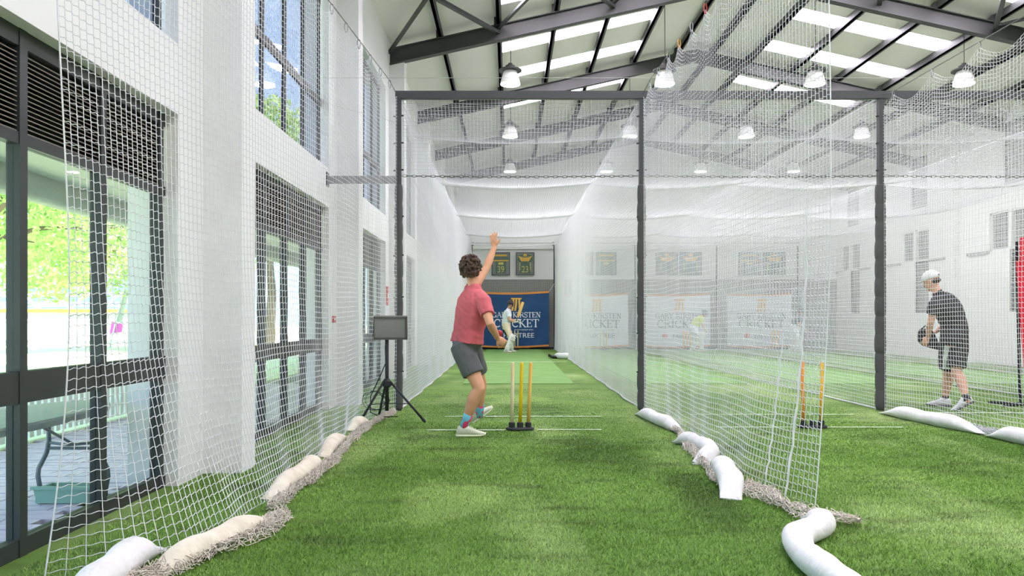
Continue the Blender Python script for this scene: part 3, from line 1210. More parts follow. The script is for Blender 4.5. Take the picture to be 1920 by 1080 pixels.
# ================================================================ screen on a tripod
tv = empty('monitor_stand', (-1.41, 8.6, 0), 'grey monitor on a black tripod stand beside the left padded post', 'monitor')
c = Vector((-1.41, 8.6, 0))
MB().tube([c + Vector((0, 0, 0.13)), c + Vector((0, 0, 0.98))], 0.022, 12).build('pole', M_black, tv, smooth=True)
MB().lathe([(0.035, 0.40), (0.05, 0.42), (0.05, 0.47), (0.03, 0.50)], c, 14).build('hub', M_black, tv)
feet = [Vector((-1.69, 8.42, 0.015)), Vector((-0.97, 8.55, 0.015)), Vector((-1.57, 8.98, 0.015))]
for f in feet:
    d = (f - c)
    d.z = 0
    d.normalize()
    top = c + d * 0.045 + Vector((0, 0, 0.46))
    lg = MB().tube([top, f], 0.014, 10).build('leg', M_black, tv, smooth=True)
    MB().limb([f + Vector((0, 0, 0.0)), f + (top - f) * 0.06], [0.017, 0.017], 8).build('rubber_foot', M_black, lg)
    mid = top + (f - top) * 0.55
    MB().bar(c + Vector((0, 0, 0.215)), mid, 0.018, 0.008).build('brace', M_black, tv)
scr = Vector((-1.37, 8.56, 1.085))
R_ = Matrix.Rotation(math.radians(6), 4, 'Z') @ Matrix.Rotation(math.radians(13), 4, 'X')
M_scr = mat('monitor_case', rgb(98, 97, 92), 0.45)
m_ = MB().box(-0.2, -0.01, -0.135, 0.2, 0.045, 0.135)
m_.xform(Matrix.Translation(scr) @ R_)
body = m_.build('monitor_case', M_scr, tv)
m_ = MB()
for (a, b_, c_, d_) in ((-0.2, -0.135, 0.2, -0.108), (-0.2, 0.11, 0.2, 0.135), (-0.2, -0.135, -0.172, 0.135), (0.172, -0.135, 0.2, 0.135)):
    m_.box(a, -0.022, b_, c_, -0.009, d_)
m_.xform(Matrix.Translation(scr) @ R_)
m_.build('bezel', M_scr, body)
m_ = MB().box(-0.172, -0.014, -0.108, 0.172, -0.0101, 0.11)
m_.xform(Matrix.Translation(scr) @ R_)
m_.build('screen', mat('grey_glossy_screen', rgb(140, 143, 138), 0.25, var=(3, rgb(148, 142, 146)), spec=0.5), body)
MB().tube([scr + Vector((-0.05, 0.04, -0.12)), (-1.44, 8.66, 0.85), (-1.43, 8.64, 0.68), (-1.5, 8.6, 0.5), (-1.6, 8.62, 0.3), (-1.62, 8.7, 0.1), (-1.5, 8.75, 0.04), (-1.3, 8.7, 0.05)], 0.006, 6).build('cable', M_black, tv)
pts = []
for i in range(40):
    a = i * 2 * math.pi / 19
    pts.append((-1.60 + 0.13 * math.cos(a) + 0.002 * i, 8.66 + 0.03 * math.sin(a * 0.7), 0.24 + 0.11 * math.sin(a)))
MB().tube(pts, 0.005, 5).build('cable_coil', M_black, tv)


# ================================================================ banners
def wob(x, z):
    return 0.02 * math.sin(x * 5 + z * 2.4) + 0.012 * math.sin(x * 11 - z * 6)


def arc(cx, cy, rx, ry, a0, a1, n=10):
    return [(cx + rx * math.cos(math.radians(a0 + (a1 - a0) * i / n)), cy + ry * math.sin(math.radians(a0 + (a1 - a0) * i / n))) for i in range(n + 1)]


# strokes: (polyline, thickness); serif bars are strokes too.  unit height 1
TK, TN = 0.15, 0.07
GLY = {
    'A': (0.84, [([(0.08, 0), (0.42, 1)], TN), ([(0.42, 1), (0.76, 0)], TK), ([(0.2, 0.34), (0.64, 0.34)], TN), ([(-0.02, 0.02), (0.2, 0.02)], TN), ([(0.62, 0.02), (0.88, 0.02)], TN)]),
    'R': (0.80, [([(0.18, 0), (0.18, 1)], TK), ([(0.04, 0.97), (0.4, 0.97)] + arc(0.4, 0.75, 0.25, 0.22, 90, -90) + [(0.2, 0.53)], TN), ([(0.4, 0.53), (0.76, 0.02)], TK), ([(0.04, 0.02), (0.32, 0.02)], TN)]),
    'Y': (0.80, [([(0.08, 1), (0.4, 0.45)], TK), ([(0.72, 1), (0.4, 0.45)], TN), ([(0.4, 0.48), (0.4, 0)], TK), ([(0.26, 0.02), (0.54, 0.02)], TN), ([(-0.02, 0.98), (0.2, 0.98)], TN), ([(0.6, 0.98), (0.82, 0.98)], TN)]),
    'K': (0.82, [([(0.18, 0), (0.18, 1)], TK), ([(0.68, 1), (0.24, 0.48)], TN), ([(0.3, 0.54), (0.74, 0)], TK), ([(0.04, 0.02), (0.32, 0.02)], TN), ([(0.04, 0.98), (0.32, 0.98)], TN), ([(0.56, 0.98), (0.78, 0.98)], TN), ([(0.62, 0.02), (0.86, 0.02)], TN)]),
    'I': (0.40, [([(0.2, 0), (0.2, 1)], TK), ([(0.06, 0.02), (0.34, 0.02)], TN), ([(0.06, 0.98), (0.34, 0.98)], TN)]),
    'S': (0.64, [(arc(0.32, 0.74, 0.22, 0.23, 30, 250, 10) + arc(0.32, 0.26, 0.24, 0.25, 80, -140, 12), 0.11), ([(0.53, 0.7), (0.53, 0.96)], TN), ([(0.1, 0.04), (0.1, 0.3)], TN)]),
    'T': (0.76, [([(0.38, 0), (0.38, 1)], TK), ([(0.04, 0.97), (0.72, 0.97)], TN), ([(0.24, 0.02), (0.52, 0.02)], TN), ([(0.05, 0.76), (0.05, 1)], TN), ([(0.71, 0.76), (0.71, 1)], TN)]),
    'E': (0.70, [([(0.18, 0), (0.18, 1)], TK), ([(0.04, 0.97), (0.62, 0.97)], TN), ([(0.04, 0.03), (0.64, 0.03)], TN), ([(0.2, 0.51), (0.5, 0.51)], TN), ([(0.61, 0.78), (0.61, 1)], TN), ([(0.63, 0), (0.63, 0.24)], TN), ([(0.5, 0.4), (0.5, 0.62)], TN)]),
    'N': (0.88, [([(0.18, 0), (0.18, 1)], TN), ([(0.18, 1), (0.7, 0)], TK), ([(0.7, 0), (0.7, 1)], TN), ([(0.04, 0.02), (0.32, 0.02)], TN), ([(0.04, 0.98), (0.2, 0.98)], TN), ([(0.56, 0.98), (0.84, 0.98)], TN)]),
    'C': (0.80, [(arc(0.44, 0.5, 0.34, 0.47, 45, 315, 16), 0.12), ([(0.7, 0.66), (0.7, 0.96)], TN)]),
    'G': (0.86, [(arc(0.44, 0.5, 0.34, 0.47, 45, 330, 16), 0.12), ([(0.7, 0.66), (0.7, 0.96)], TN), ([(0.72, 0.05), (0.72, 0.4)], TK), ([(0.58, 0.41), (0.84, 0.41)], TN)]),
    ' ': (0.4, []),
}


def serif_word(mb, txt, cx, z, h, width, y):
    tot = sum(GLY[c][0] for c in txt)
    k = width / tot
    x = cx - width / 2
    for c in txt:
        w, st = GLY[c]
        for pl, th in st:
            P = [(x + p[0] * k, z + p[1] * h) for p in pl]
            for (xa, za), (xb, zb) in zip(P[:-1], P[1:]):
                q = Vector((xb - xa, 0, zb - za))
                if q.length < 1e-6:
                    continue
                d = q.normalized() * (th * h * 0.1)
                ya, yb = y + wob(xa, za) - 0.012, y + wob(xb, zb) - 0.012
                mb.bar((xa - d.x, ya, za - d.z), (xb + d.x, yb, zb + d.z), th * h, 0.008, (0, 1, 0))
        x += w * k


def sans_word(name, txt, cx, z, size, y, m, parent, width=None):
    cu = bpy.data.curves.new(name, 'FONT')
    cu.body = txt
    cu.size = size
    cu.align_x = 'CENTER'
    cu.extrude = 0.004
    o = bpy.data.objects.new(name, cu)
    COL.objects.link(o)
    dg = bpy.context.evaluated_depsgraph_get()
    me = bpy.data.meshes.new_from_object(o.evaluated_get(dg))
    bpy.data.objects.remove(o)
    co = np.empty(len(me.vertices) * 3)
    me.vertices.foreach_get('co', co)
    co = co.reshape(-1, 3)
    sx = 1.0
    if width:
        sx = width / (co[:, 0].max() - co[:, 0].min())
    out = np.empty_like(co)
    for i, (a, b, c_) in enumerate(co):
        out[i] = (cx + a * sx, y - c_, z + b)
    me.vertices.foreach_set('co', out.ravel())
    me.update()
    return finish(me, name, m, parent)


def banner(label, x0, x1, z0, z1, y, cloth, ink, border, sponsor):
    r_ = empty('banner', ((x0 + x1) / 2, y, z0), label, 'banner', 'banners at the far end of the lanes')
    nx, nz = 40, 24

    def sag(u):
        return -0.05 * math.sin(math.pi * u) - 0.03 * (1 - u)

    def grid(u0, u1, v0, v1, dy, nx, nz):
        mb = MB()
        vs, fs = [], []
        for back in (0, 1):
            for j in range(nz + 1):
                for i in range(nx + 1):
                    u = u0 + (u1 - u0) * i / nx
                    v = v0 + (v1 - v0) * j / nz
                    x = x0 + (x1 - x0) * u
                    z = z0 + (z1 - z0) * v + sag(u)
                    vs.append((x, y + wob(x, z) + dy + back * 0.004, z))
        K = (nx + 1) * (nz + 1)
        for j in range(nz):
            for i in range(nx):
                a = j * (nx + 1) + i
                fs.append((a, a + 1, a + nx + 2, a + nx + 1))
                fs.append((K + a, K + a + nx + 1, K + a + nx + 2, K + a + 1))
        mb.add(vs, fs)
        return mb

    finish(grid(0, 1, 0, 1, 0, nx, nz).mesh('cloth', False), 'cloth', cloth, r_, True)
    finish(grid(0, 1, 0.965, 1.0, -0.006, nx, 2).mesh('top_hem', False), 'top_hem', border, r_)
    finish(grid(0, 1, 0.0, 0.03, -0.006, nx, 2).mesh('bottom_hem', False), 'bottom_hem', border, r_)
    cx = (x0 + x1) / 2 + 0.06
    H = z1 - z0
    # emblem: three curved stumps under a bail
    mb = MB()
    ex, ez = cx, z0 + H * 0.64
    mb.bar((ex - 0.20, y - 0.03, ez + 0.46), (ex + 0.20, y - 0.03, ez + 0.46), 0.05, 0.012, (0, 1, 0))
    for s in (-1, 0, 1):
        P = [(ex + s * 0.11 + 0.05 * (1 - t) * (1 - t) * (-1 if s <= 0 else 0.4), ez + 0.44 * t) for t in (0.0 if s else 0.0, 0.3, 0.6, 1.0)]
        for (xa, za), (xb, zb) in zip(P[:-1], P[1:]):
            mb.bar((xa, y - 0.03, za), (xb, y - 0.03, zb), 0.07, 0.012, (0, 1, 0))
    mb.build('emblem', mat('gold_print', rgb(226, 172, 70), 0.6), r_)
    mb = MB()
    serif_word(mb, 'GARY KIRSTEN', cx, z0 + H * 0.52, 0.20, 1.85, y)
    mb.build('lettering', ink, r_)
    mb = MB()
    serif_word(mb, 'CRICKET', cx, z0 + H * 0.345, 0.30, 1.72, y)
    mb.build('lettering', ink, r_)
    if sponsor == 'tree':
        sans_word('lettering', 'FAIRTREE', cx + 0.09, z0 + H * 0.155, 0.25, y - 0.03, ink, r_, 1.15)
        sans_word('lettering', 'IN PARTNERSHIP WITH', cx + 0.28, z0 + H * 0.285, 0.07, y - 0.03, ink, r_, 0.7)
    else:
        MB().ellipsoid((cx - 0.55, y - 0.03, z0 + H * 0.2), (0.11, 0, 0), (0, 0.012, 0), (0, 0, 0.11)).build('red_emblem', mat('red_print', rgb(205, 70, 70), 0.6), r_)
        sans_word('lettering', 'FAIRTREE', cx + 0.2, z0 + H * 0.15, 0.2, y - 0.03, ink, r_, 0.9)
    for px, pz in ((x1, z1 + sag(1)), (x0, z1 + sag(0))):
        e = POSTX[0] if px == x0 else 0
    k = min(range(len(POSTX)), key=lambda i: abs(POSTX[i] - x0))
    MB().tube([(x1, y, z1 - 0.03), (POSTX[k + 1], YE, z1 + 0.28)], 0.008, 5).build('tie_cord', M_net, r_)
    MB().tube([(x0, y, z1 - 0.06), (POSTX[k], YE, z1 + 0.25)], 0.008, 5).build('tie_cord', M_net, r_)
    return r_


M_blue = mat('blue_banner_cloth', rgb(24, 62, 108), 0.65, var=(1.6, rgb(30, 72, 120)))
M_wcl = mat('white_banner_cloth', rgb(226, 228, 234), 0.7)
M_ink = mat('white_print', rgb(226, 230, 236), 0.6)
M_dink = mat('navy_print', rgb(60, 66, 84), 0.6)
M_orange = mat('orange_hem', rgb(216, 138, 62), 0.6)
YBN = 28.25
banner('blue banner with white lettering and gold emblem hung across the far end', -1.09, 1.50, 0.13, 2.22, YBN, M_blue, M_ink, M_orange, 'tree')
banner('white banner at the far end of the second lane, orange hem', 2.0, 4.5, 0.13, 2.15, YBN, M_wcl, M_dink, M_orange, 'tree')
banner('white banner behind the player in the yellow shirt', 5.15, 7.6, 0.13, 2.15, YBN, M_wcl, M_dink, M_orange, 'red')
banner('white banner behind the player in the dark shirt, rightmost', 8.25, 10.7, 0.13, 2.15, YBN, M_wcl, M_dink, M_orange, 'red')


# ================================================================ framed jerseys on the back wall
def jersey(label, cx, z0, z1, w, num, scheme):
    y = Y1 - 0.10
    r_ = empty('framed_jersey', (cx, y, z0), label, 'framed jersey', 'framed jerseys on the back wall')
    f = MB()
    t = 0.045
    f.box(cx - w / 2, y - 0.04, z0, cx + w / 2, y + 0.05, z0 + t).box(cx - w / 2, y - 0.04, z1 - t, cx + w / 2, y + 0.05, z1)
    f.box(cx - w / 2, y - 0.04, z0, cx - w / 2 + t, y + 0.05, z1).box(cx + w / 2 - t, y - 0.04, z0, cx + w / 2, y + 0.05, z1)
    f.build('picture_frame', mat('frame_black', rgb(62, 66, 66), 0.5), r_)
    MB().box(cx - w / 2, y + 0.0, z0, cx + w / 2, y + 0.05, z1).build('backing', mat('backing_grey_green', rgb(112, 122, 116), 0.7), r_)
    h = z1 - z0
    green = mat('jersey_green', rgb(58, 92, 72), 0.7)
    yel = mat('jersey_yellow', rgb(226, 178, 44), 0.7)
    pale = mat('jersey_number', rgb(214, 200, 96), 0.7)

    def P(pts, m, nm, yy, th=0.008):
        MB().prism([(cx + a * w, y + yy, z0 + b * h) for a, b in pts], (0, th, 0)).build(nm, m, r_)

    P([(-0.30, 0.08), (0.30, 0.08), (0.28, 0.55), (0.42, 0.62), (0.38, 0.84), (0.14, 0.92), (-0.14, 0.92), (-0.38, 0.84), (-0.42, 0.62), (-0.28, 0.55)], green, 'jersey', -0.012)
    if scheme == 0:
        P([(-0.36, 0.82), (0.36, 0.82), (0.30, 0.90), (-0.30, 0.90)], yel, 'stripe', -0.022)
        P([(-0.42, 0.60), (0.42, 0.60), (0.40, 0.66), (-0.40, 0.66)], yel, 'stripe', -0.022)
        P([(-0.14, 0.46), (0.14, 0.46), (0.14, 0.56), (-0.14, 0.56)], pale, 'name_patch', -0.022)
    else:
        P([(-0.38, 0.84), (-0.2, 0.60), (0.2, 0.60), (0.38, 0.84), (0.14, 0.78), (-0.14, 0.78)], yel, 'yoke', -0.022)
        P([(-0.10, 0.82), (0.10, 0.82), (0.09, 0.93), (-0.09, 0.93)], yel, 'collar', -0.022)
        P([(-0.31, 0.2), (-0.27, 0.2), (-0.25, 0.56), (-0.29, 0.56)], pale, 'stripe', -0.022)
        P([(0.27, 0.2), (0.31, 0.2), (0.29, 0.56), (0.25, 0.56)], pale, 'stripe', -0.022)
    if num:
        sans_word('number', num, cx, z0 + 0.12 * h, 0.36, y - 0.026, pale, r_, 0.25)
    return r_


jersey('framed jersey numbered 39 beside the raised arm of the bowler', -0.33, 2.85, 3.74, 0.72, '39', 0)
jersey('framed jersey numbered 23 with a yellow yoke', 0.61, 2.85, 3.74, 0.72, '23', 1)
jersey('left framed jersey above the white banner of the second lane', 2.85, 2.85, 3.74, 0.78, '', 1)
jersey('right framed jersey above the white banner of the second lane', 3.75, 2.85, 3.74, 0.78, '', 0)
jersey('left framed jersey above the third lane', 6.1, 2.85, 3.74, 0.85, '', 1)
jersey('right framed jersey above the third lane', 7.02, 2.85, 3.74, 0.85, '', 1)
jersey('left framed jersey above the fourth lane', 9.3, 2.85, 3.74, 0.85, '', 0)
jersey('right framed jersey above the fourth lane', 10.25, 2.85, 3.74, 0.85, '', 1)


# ================================================================ small wall signs
M_signred = mat('red_sign', rgb(204, 48, 56), 0.5)
for (y, z, hgt, w, lab) in ((9.98, 1.18, 0.09, 0.12, 'small red call point on the wall left of the monitor'),
                            (14.35, 1.62, 0.36, 0.16, 'upright red fire sign on the wall behind the left post'),
                            (15.2, 1.19, 0.10, 0.12, 'small red call point on the wall inside the open lane')):
    r_ = empty('wall_sign', (XL, y, z - hgt / 2), lab, 'sign')
    MB().box(XL + 0.001, y - w / 2, z - hgt / 2, XL + 0.03, y + w / 2, z + hgt / 2).build('plate', M_signred, r_)
    MB().box(XL + 0.03, y - w * 0.35, z - hgt * 0.1, XL + 0.032, y + w * 0.35, z + hgt * 0.1).build('white_band', M_white, r_)

# ================================================================ red training screen at the right edge
rs_ = empty('red_screen', (7.05, 10.2, 0), 'tall red fabric screen on a dark stand at the right edge', 'screen')
M_red = mat('red_fabric', rgb(226, 40, 66), 0.65)
m_ = MB()
m_.prism([(6.92, 10.2, 1.98), (7.75, 10.2, 2.02), (7.75, 10.2, 0.3), (7.02, 10.2, 0.52)], (0.02, 0.03, 0))
m_.build('fabric', M_red, rs_)
MB().tube([(7.0, 10.2, 2.28), (7.0, 10.2, 1.9)], 0.025, 8).build('red_pole', M_red, rs_)
MB().tube([(6.99, 10.2, 2.28), (7.6, 10.2, 2.3)], 0.02, 8).build('red_pole', M_red, rs_)
MB().tube([(7.04, 10.29, 0.0), (6.99, 10.29, 2.25)], 0.02, 8).build('pole', M_black, rs_)
MB().tube([(6.65, 10.05, 0.02), (7.5, 10.4, 0.02)], 0.02, 6).build('foot', M_black, rs_)
MB().tube([(6.7, 10.45, 0.02), (7.4, 10.0, 0.02)], 0.02, 6).build('foot', M_black, rs_)

# ================================================================ people
def V(*a):
    return Vector(a)


def remesh(mb, name, voxel, it=4, fac=0.5):
    me = mb.mesh(name + '_src')
    o = bpy.data.objects.new(name + '_src', me)
    COL.objects.link(o)
    m = o.modifiers.new('r', 'REMESH')
    m.mode = 'VOXEL'
    m.voxel_size = voxel
    m.use_smooth_shade = True
    s = o.modifiers.new('s', 'SMOOTH')
    s.factor = fac
    s.iterations = it
    dg = bpy.context.evaluated_depsgraph_get()
    out = bpy.data.meshes.new_from_object(o.evaluated_get(dg))
    bpy.data.objects.remove(o)
    bpy.data.meshes.remove(me)
    out.materials.clear()
    return out


def wrinkle(me, amp, seed=0.0, sc=(9.0, 9.0, 26.0)):
    """push cloth along its normals in slanting folds"""
    from mathutils import noise
    nv = len(me.vertices)
    co = np.empty(nv * 3)
    no = np.empty(nv * 3)
    me.vertices.foreach_get('co', co)
    me.vertex_normals.foreach_get('vector', no)
    co = co.reshape(-1, 3)
    no = no.reshape(-1, 3)
    d = np.empty(nv)
    for i in range(nv):
        x, y, z = co[i]
        z2 = z + 0.45 * x - 0.3 * y
        d[i] = noise.noise((x * sc[0] + seed, y * sc[1], z2 * sc[2])) + 0.5 * noise.noise((x * sc[0] * 2.2, y * sc[1] * 2.2 + seed, z2 * sc[2] * 0.5))
    co += no * (d * amp)[:, None]
    me.vertices.foreach_set('co', co.ravel())
    me.update()
    return me


def frame_of(d, up):
    d = Vector(d).normalized()
    s = d.cross(Vector(up)).normalized()
    u = s.cross(d)
    return d, s, u


def hand(mb, wrist, d, nrm, thumb=1, curl=0.3, sc=1.0, spread=0.12):
    """palm, four unequal fingers bent towards nrm, thumb from the side of the palm"""
    d = Vector(d).normalized()
    nrm = Vector(nrm)
    nrm = (nrm - d * nrm.dot(d)).normalized()
    s = d.cross(nrm).normalized() * thumb
    w = Vector(wrist)
    mb.limb([w - d * 0.02, w + d * 0.015 * sc], [0.026 * sc, 0.026 * sc], 10)
    mb.ellipsoid(w + d * 0.05 * sc, s * 0.043 * sc, d * 0.058 * sc, nrm * 0.019 * sc)
    for i, ln in enumerate((0.068, 0.078, 0.073, 0.056)):
        off = (1.5 - i) * 0.0215 * sc
        b = w + d * 0.088 * sc + s * off
        dd = (d + s * (1.5 - i) * spread).normalized()
        c1 = (dd * math.cos(curl) + nrm * math.sin(curl))
        c2 = (dd * math.cos(curl * 2.1) + nrm * math.sin(curl * 2.1))
        p1 = b + c1 * ln * 0.5 * sc
        p2 = p1 + c2 * ln * 0.5 * sc
        mb.limb([b - d * 0.02 * sc, b, p1, p2], [0.0105 * sc, 0.0105 * sc, 0.0095 * sc, 0.008 * sc], 8)
    b = w + d * 0.025 * sc + s * 0.032 * sc
    p1 = b + (d * 0.7 + s * 0.7 + nrm * 0.25).normalized() * 0.038 * sc
    p2 = p1 + (d * 0.9 + s * 0.3 + nrm * 0.3).normalized() * 0.03 * sc
    mb.limb([b, p1, p2], [0.014 * sc, 0.0115 * sc, 0.0095 * sc], 8)


def head(mb, c, f, up, s=1.0):
    f, side, u = frame_of(f, up)
    c = Vector(c)
    mb.ellipsoid(c + u * 0.025 * s - f * 0.008 * s, side * 0.077 * s, f * 0.098 * s, u * 0.098 * s, 18, 12)
    mb.ellipsoid(c - u * 0.045 * s + f * 0.022 * s, side * 0.060 * s, f * 0.072 * s, u * 0.078 * s, 16, 10)
    mb.ellipsoid(c - u * 0.098 * s + f * 0.062 * s, side * 0.028 * s, f * 0.022 * s, u * 0.02 * s)          # chin
    mb.limb([c + f * 0.088 * s + u * 0.012 * s, c + f * 0.108 * s - u * 0.026 * s], [0.010 * s, 0.015 * s], 8)  # nose
    mb.limb([c + f * 0.084 * s + u * 0.028 * s - side * 0.035 * s, c + f * 0.084 * s + u * 0.028 * s + side * 0.035 * s], [0.010 * s, 0.010 * s], 8)  # brow
    mb.limb([c + f * 0.084 * s - u * 0.062 * s - side * 0.018 * s, c + f * 0.084 * s - u * 0.062 * s + side * 0.018 * s], [0.008 * s, 0.008 * s], 8)  # lips
    for q in (-1, 1):
        mb.ellipsoid(c + side * 0.080 * s * q - f * 0.012 * s - u * 0.004 * s, side * 0.012 * s, f * 0.022 * s, u * 0.034 * s)
    return f, side, u


def face_parts(root, c, f, up, body, s=1.0):
    f, side, u = frame_of(f, up)
    c = Vector(c)
    mw = mat('eye_white', rgb(236, 232, 226), 0.3)
    ml = mat('lip', rgb(176, 96, 88), 0.5)
    for q in (-1, 1):
        MB().ellipsoid(c + side * 0.030 * s * q + f * 0.084 * s + u * 0.008 * s, side * 0.013 * s, f * 0.009 * s, u * 0.008 * s, 10, 6).build('eye', mw, body, True)
        MB().ball(c + side * 0.030 * s * q + f * 0.091 * s + u * 0.008 * s, 0.005 * s, 8, 6).build('iris', mat('iris', rgb(60, 46, 36), 0.3), body, True)
    MB().ellipsoid(c + f * 0.092 * s - u * 0.062 * s, side * 0.022 * s, f * 0.006 * s, u * 0.007 * s, 10, 6).build('mouth', ml, body, True)


def shoe(root, heel, d, up, L_, m_up, m_sole, name='shoe'):
    d, s, u = frame_of(d, up)
    heel = Vector(heel)
    k = L_ / 0.29
    rings = [(-0.004, 0.018, 0.07), (0.01, 0.033, 0.112), (0.05, 0.041, 0.125), (0.09, 0.042, 0.125), (0.13, 0.044, 0.108), (0.18, 0.048, 0.080), (0.23, 0.047, 0.060), (0.27, 0.038, 0.050), (0.29, 0.015, 0.040)]
    m_ = MB()
    rr = []
    for t, hw, h in rings:
        hh = (h - 0.018) / 2
        rr.append((heel + d * t * k + u * (0.018 + hh) * k, s * hw * k, u * hh * k))
    m_.loft(rr, 16)
    up_o = m_.build(name, m_up, root, True)
    m_ = MB()
    out = [(-0.012, 0.012), (0.0, 0.030), (0.03, 0.040), (0.09, 0.040), (0.14, 0.043), (0.19, 0.051), (0.24, 0.049), (0.28, 0.034), (0.298, 0.012)]
    rr = []
    for t, hw in out:
        lift = 0.016 * max(0, (t - 0.2) / 0.1) ** 2
        rr.append((heel + d * t * k + u * (0.015 + lift) * k, s * hw * k, u * 0.015 * k))
    m_.loft(rr, 12)
    m_.build('sole', m_sole, up_o, True)
    m_ = MB()
    for t, h in ((0.11, 0.120), (0.135, 0.108), (0.16, 0.094), (0.185, 0.080)):
        m_.limb([heel + d * t * k + u * h * k - s * 0.022 * k, heel + d * (t + 0.006) * k + u * (h + 0.004) * k, heel + d * t * k + u * h * k + s * 0.022 * k], [0.004 * k] * 3, 6)
    m_.build('laces', m_sole, up_o, True)
    return up_o


def torso_rings(pelvis, waist, chest, shl, neck, rp, rc, grow=0.0, lo=-0.10, full=True, sc=1.0):
    """elliptic rings from crotch to neck; rp / rc: right vectors of pelvis and chest"""
    pelvis, waist, chest, shl, neck = map(Vector, (pelvis, waist, chest, shl, neck))
    rp, rc = Vector(rp).normalized(), Vector(rc).normalized()

    def fr_(p, q, r):
        t = (Vector(q) - Vector(p)).normalized()
        r = (r - t * r.dot(t)).normalized()
        return t, r, t.cross(r)

    out = []
    t, r, f = fr_(pelvis, waist, rp)
    g = grow
    out.append((pelvis + t * lo, r * (0.135 + g) * sc, f * (0.095 + g) * sc))
    out.append((pelvis, r * (0.168 + g) * sc, f * (0.118 + g) * sc))
    rw = (rp * 0.5 + rc * 0.5).normalized()
    t, r, f = fr_(pelvis, chest, rw)
    out.append((waist, r * (0.150 + g) * sc, f * (0.105 + g) * sc))
    t, r, f = fr_(waist, shl, rc)
    out.append((chest, r * (0.172 + g) * sc, f * (0.122 + g) * sc))
    if full:
        out.append((chest * 0.45 + shl * 0.55, r * (0.178 + g) * sc, f * (0.118 + g) * sc))
        out.append((shl, r * (0.150 + g) * sc, f * (0.092 + g) * sc))
        out.append((shl * 0.4 + neck * 0.6, r * (0.085 + g * 0.6) * sc, f * (0.075 + g * 0.6) * sc))
    return out


def lerp(a, b, t):
    return Vector(a) * (1 - t) + Vector(b) * t


def person_body(J, skin, root, voxel, hands=True, sc=1.0):
    mb = MB()
    mb.loft(torso_rings(J['pelvis'], J['waist'], J['chest'], J['shl'], J['neck'], J['rp'], J['rc'], sc=sc))
    mb.limb([lerp(J['shl'], J['neck'], 0.2), J['neck'], lerp(J['neck'], J['head'], 0.55)], [0.075 * sc, 0.060 * sc, 0.056 * sc], 14)
    head(mb, J['head'], J['face'], J['hup'], sc)
    for q in 'RL':
        S, E, W = J['S' + q], J['E' + q], J['W' + q]
        mb.limb([lerp(J['shl'], S, 0.45), S], [0.072 * sc, 0.064 * sc], 12)
        mb.limb([S, lerp(S, E, 0.35), lerp(S, E, 0.75), E, lerp(E, W, 0.28), lerp(E, W, 0.7), W], [v * sc for v in (0.060, 0.053, 0.045, 0.041, 0.043, 0.034, 0.027)], 14)
        if hands:
            hand(mb, W, J['hd' + q], J['hn' + q], thumb=J.get('th' + q, 1), curl=J.get('cu' + q, 0.3), sc=sc)
        H, K, A = J['H' + q], J['K' + q], J['A' + q]
        mb.limb([H, lerp(H, K, 0.4), lerp(H, K, 0.8), K], [v * sc for v in (0.098, 0.090, 0.070, 0.062)], 16)
        kd = (lerp(K, A, 0.3))
        back = Vector(J['bk' + q]).normalized() if ('bk' + q) in J else Vector((0, 0, 0))
        mb.limb([K, kd + back * 0.014 * sc, lerp(K, A, 0.55) + back * 0.008 * sc, lerp(K, A, 0.85), A], [v * sc for v in (0.061, 0.065, 0.056, 0.041, 0.039)], 16)
        mb.limb([A, Vector(A) + (Vector(A) - Vector(K)).normalized() * 0.045 * sc], [0.036 * sc, 0.030 * sc], 10)
    me = remesh(mb, 'body', voxel, 3)
    return finish(me, 'body', skin, root, True)


def shirt_of(J, m, root, voxel, sleeve=0.62, sleeve_l=None, hem=-0.02, g=0.022, flare=0.0, sc=1.0, name='shirt', it=4):
    mb = MB()
    rings = torso_rings(J['pelvis'], J['waist'], J['chest'], J['shl'], J['neck'], J['rp'], J['rc'], g, hem, True, sc)
    c, a, b = rings[0]
    c1, a1, b1 = rings[1]
    rings[0] = (c, a1 * (1.0 + flare), b1 * (1.0 + flare))
    if hem > -0.001:
        rings.pop(1)
    mb.loft(rings, 24)
    mb.limb([lerp(J['shl'], J['neck'], 0.3), lerp(J['shl'], J['neck'], 0.8)], [0.095 * sc, 0.072 * sc], 14)
    for q in 'RL':
        S, E = Vector(J['S' + q]), Vector(J['E' + q])
        mb.limb([lerp(J['shl'], S, 0.35), S], [0.094 * sc, 0.082 * sc], 14)
        sl = sleeve_l if (q == 'L' and sleeve_l) else sleeve
        mb.tube([lerp(J['shl'], S, 0.85), S, lerp(S, E, sl * 0.5), lerp(S, E, sl)], [v * sc for v in (0.078, 0.080, 0.074, 0.070)], 18)
    me = wrinkle(remesh(mb, name, voxel, it), 0.0055, 3.1)
    return finish(me, name, m, root, True)


def shorts_of(J, m, root, voxel, frac=0.72, g=0.024, r1=0.105, sc=1.0, name='shorts', top=0.04):
    mb = MB()
    t = (Vector(J['waist']) - Vector(J['pelvis'])).normalized()
    rings = torso_rings(J['pelvis'], J['waist'], J['chest'], J['shl'], J['neck'], J['rp'], J['rc'], g, -0.09, True, sc)[:2]
    p = Vector(J['pelvis'])
    rings.append((p + t * (0.10 + top), rings[1][1] * 0.95, rings[1][2] * 0.97))
    mb.loft(rings, 24)
    for q in 'RL':
        H, K = Vector(J['H' + q]), Vector(J['K' + q])
        mb.limb([H, lerp(H, K, 0.25)], [0.109 * sc, 0.112 * sc], 16)
        mb.tube([lerp(H, K, -0.1), lerp(H, K, 0.1), lerp(H, K, frac * 0.6), lerp(H, K, frac)], [v * sc for v in (0.112, 0.120, r1 + 0.004, r1)], 20)
    me = wrinkle(remesh(mb, name, voxel, 3), 0.006, 8.7, (10.0, 10.0, 14.0))
    return finish(me, name, m, root, True)


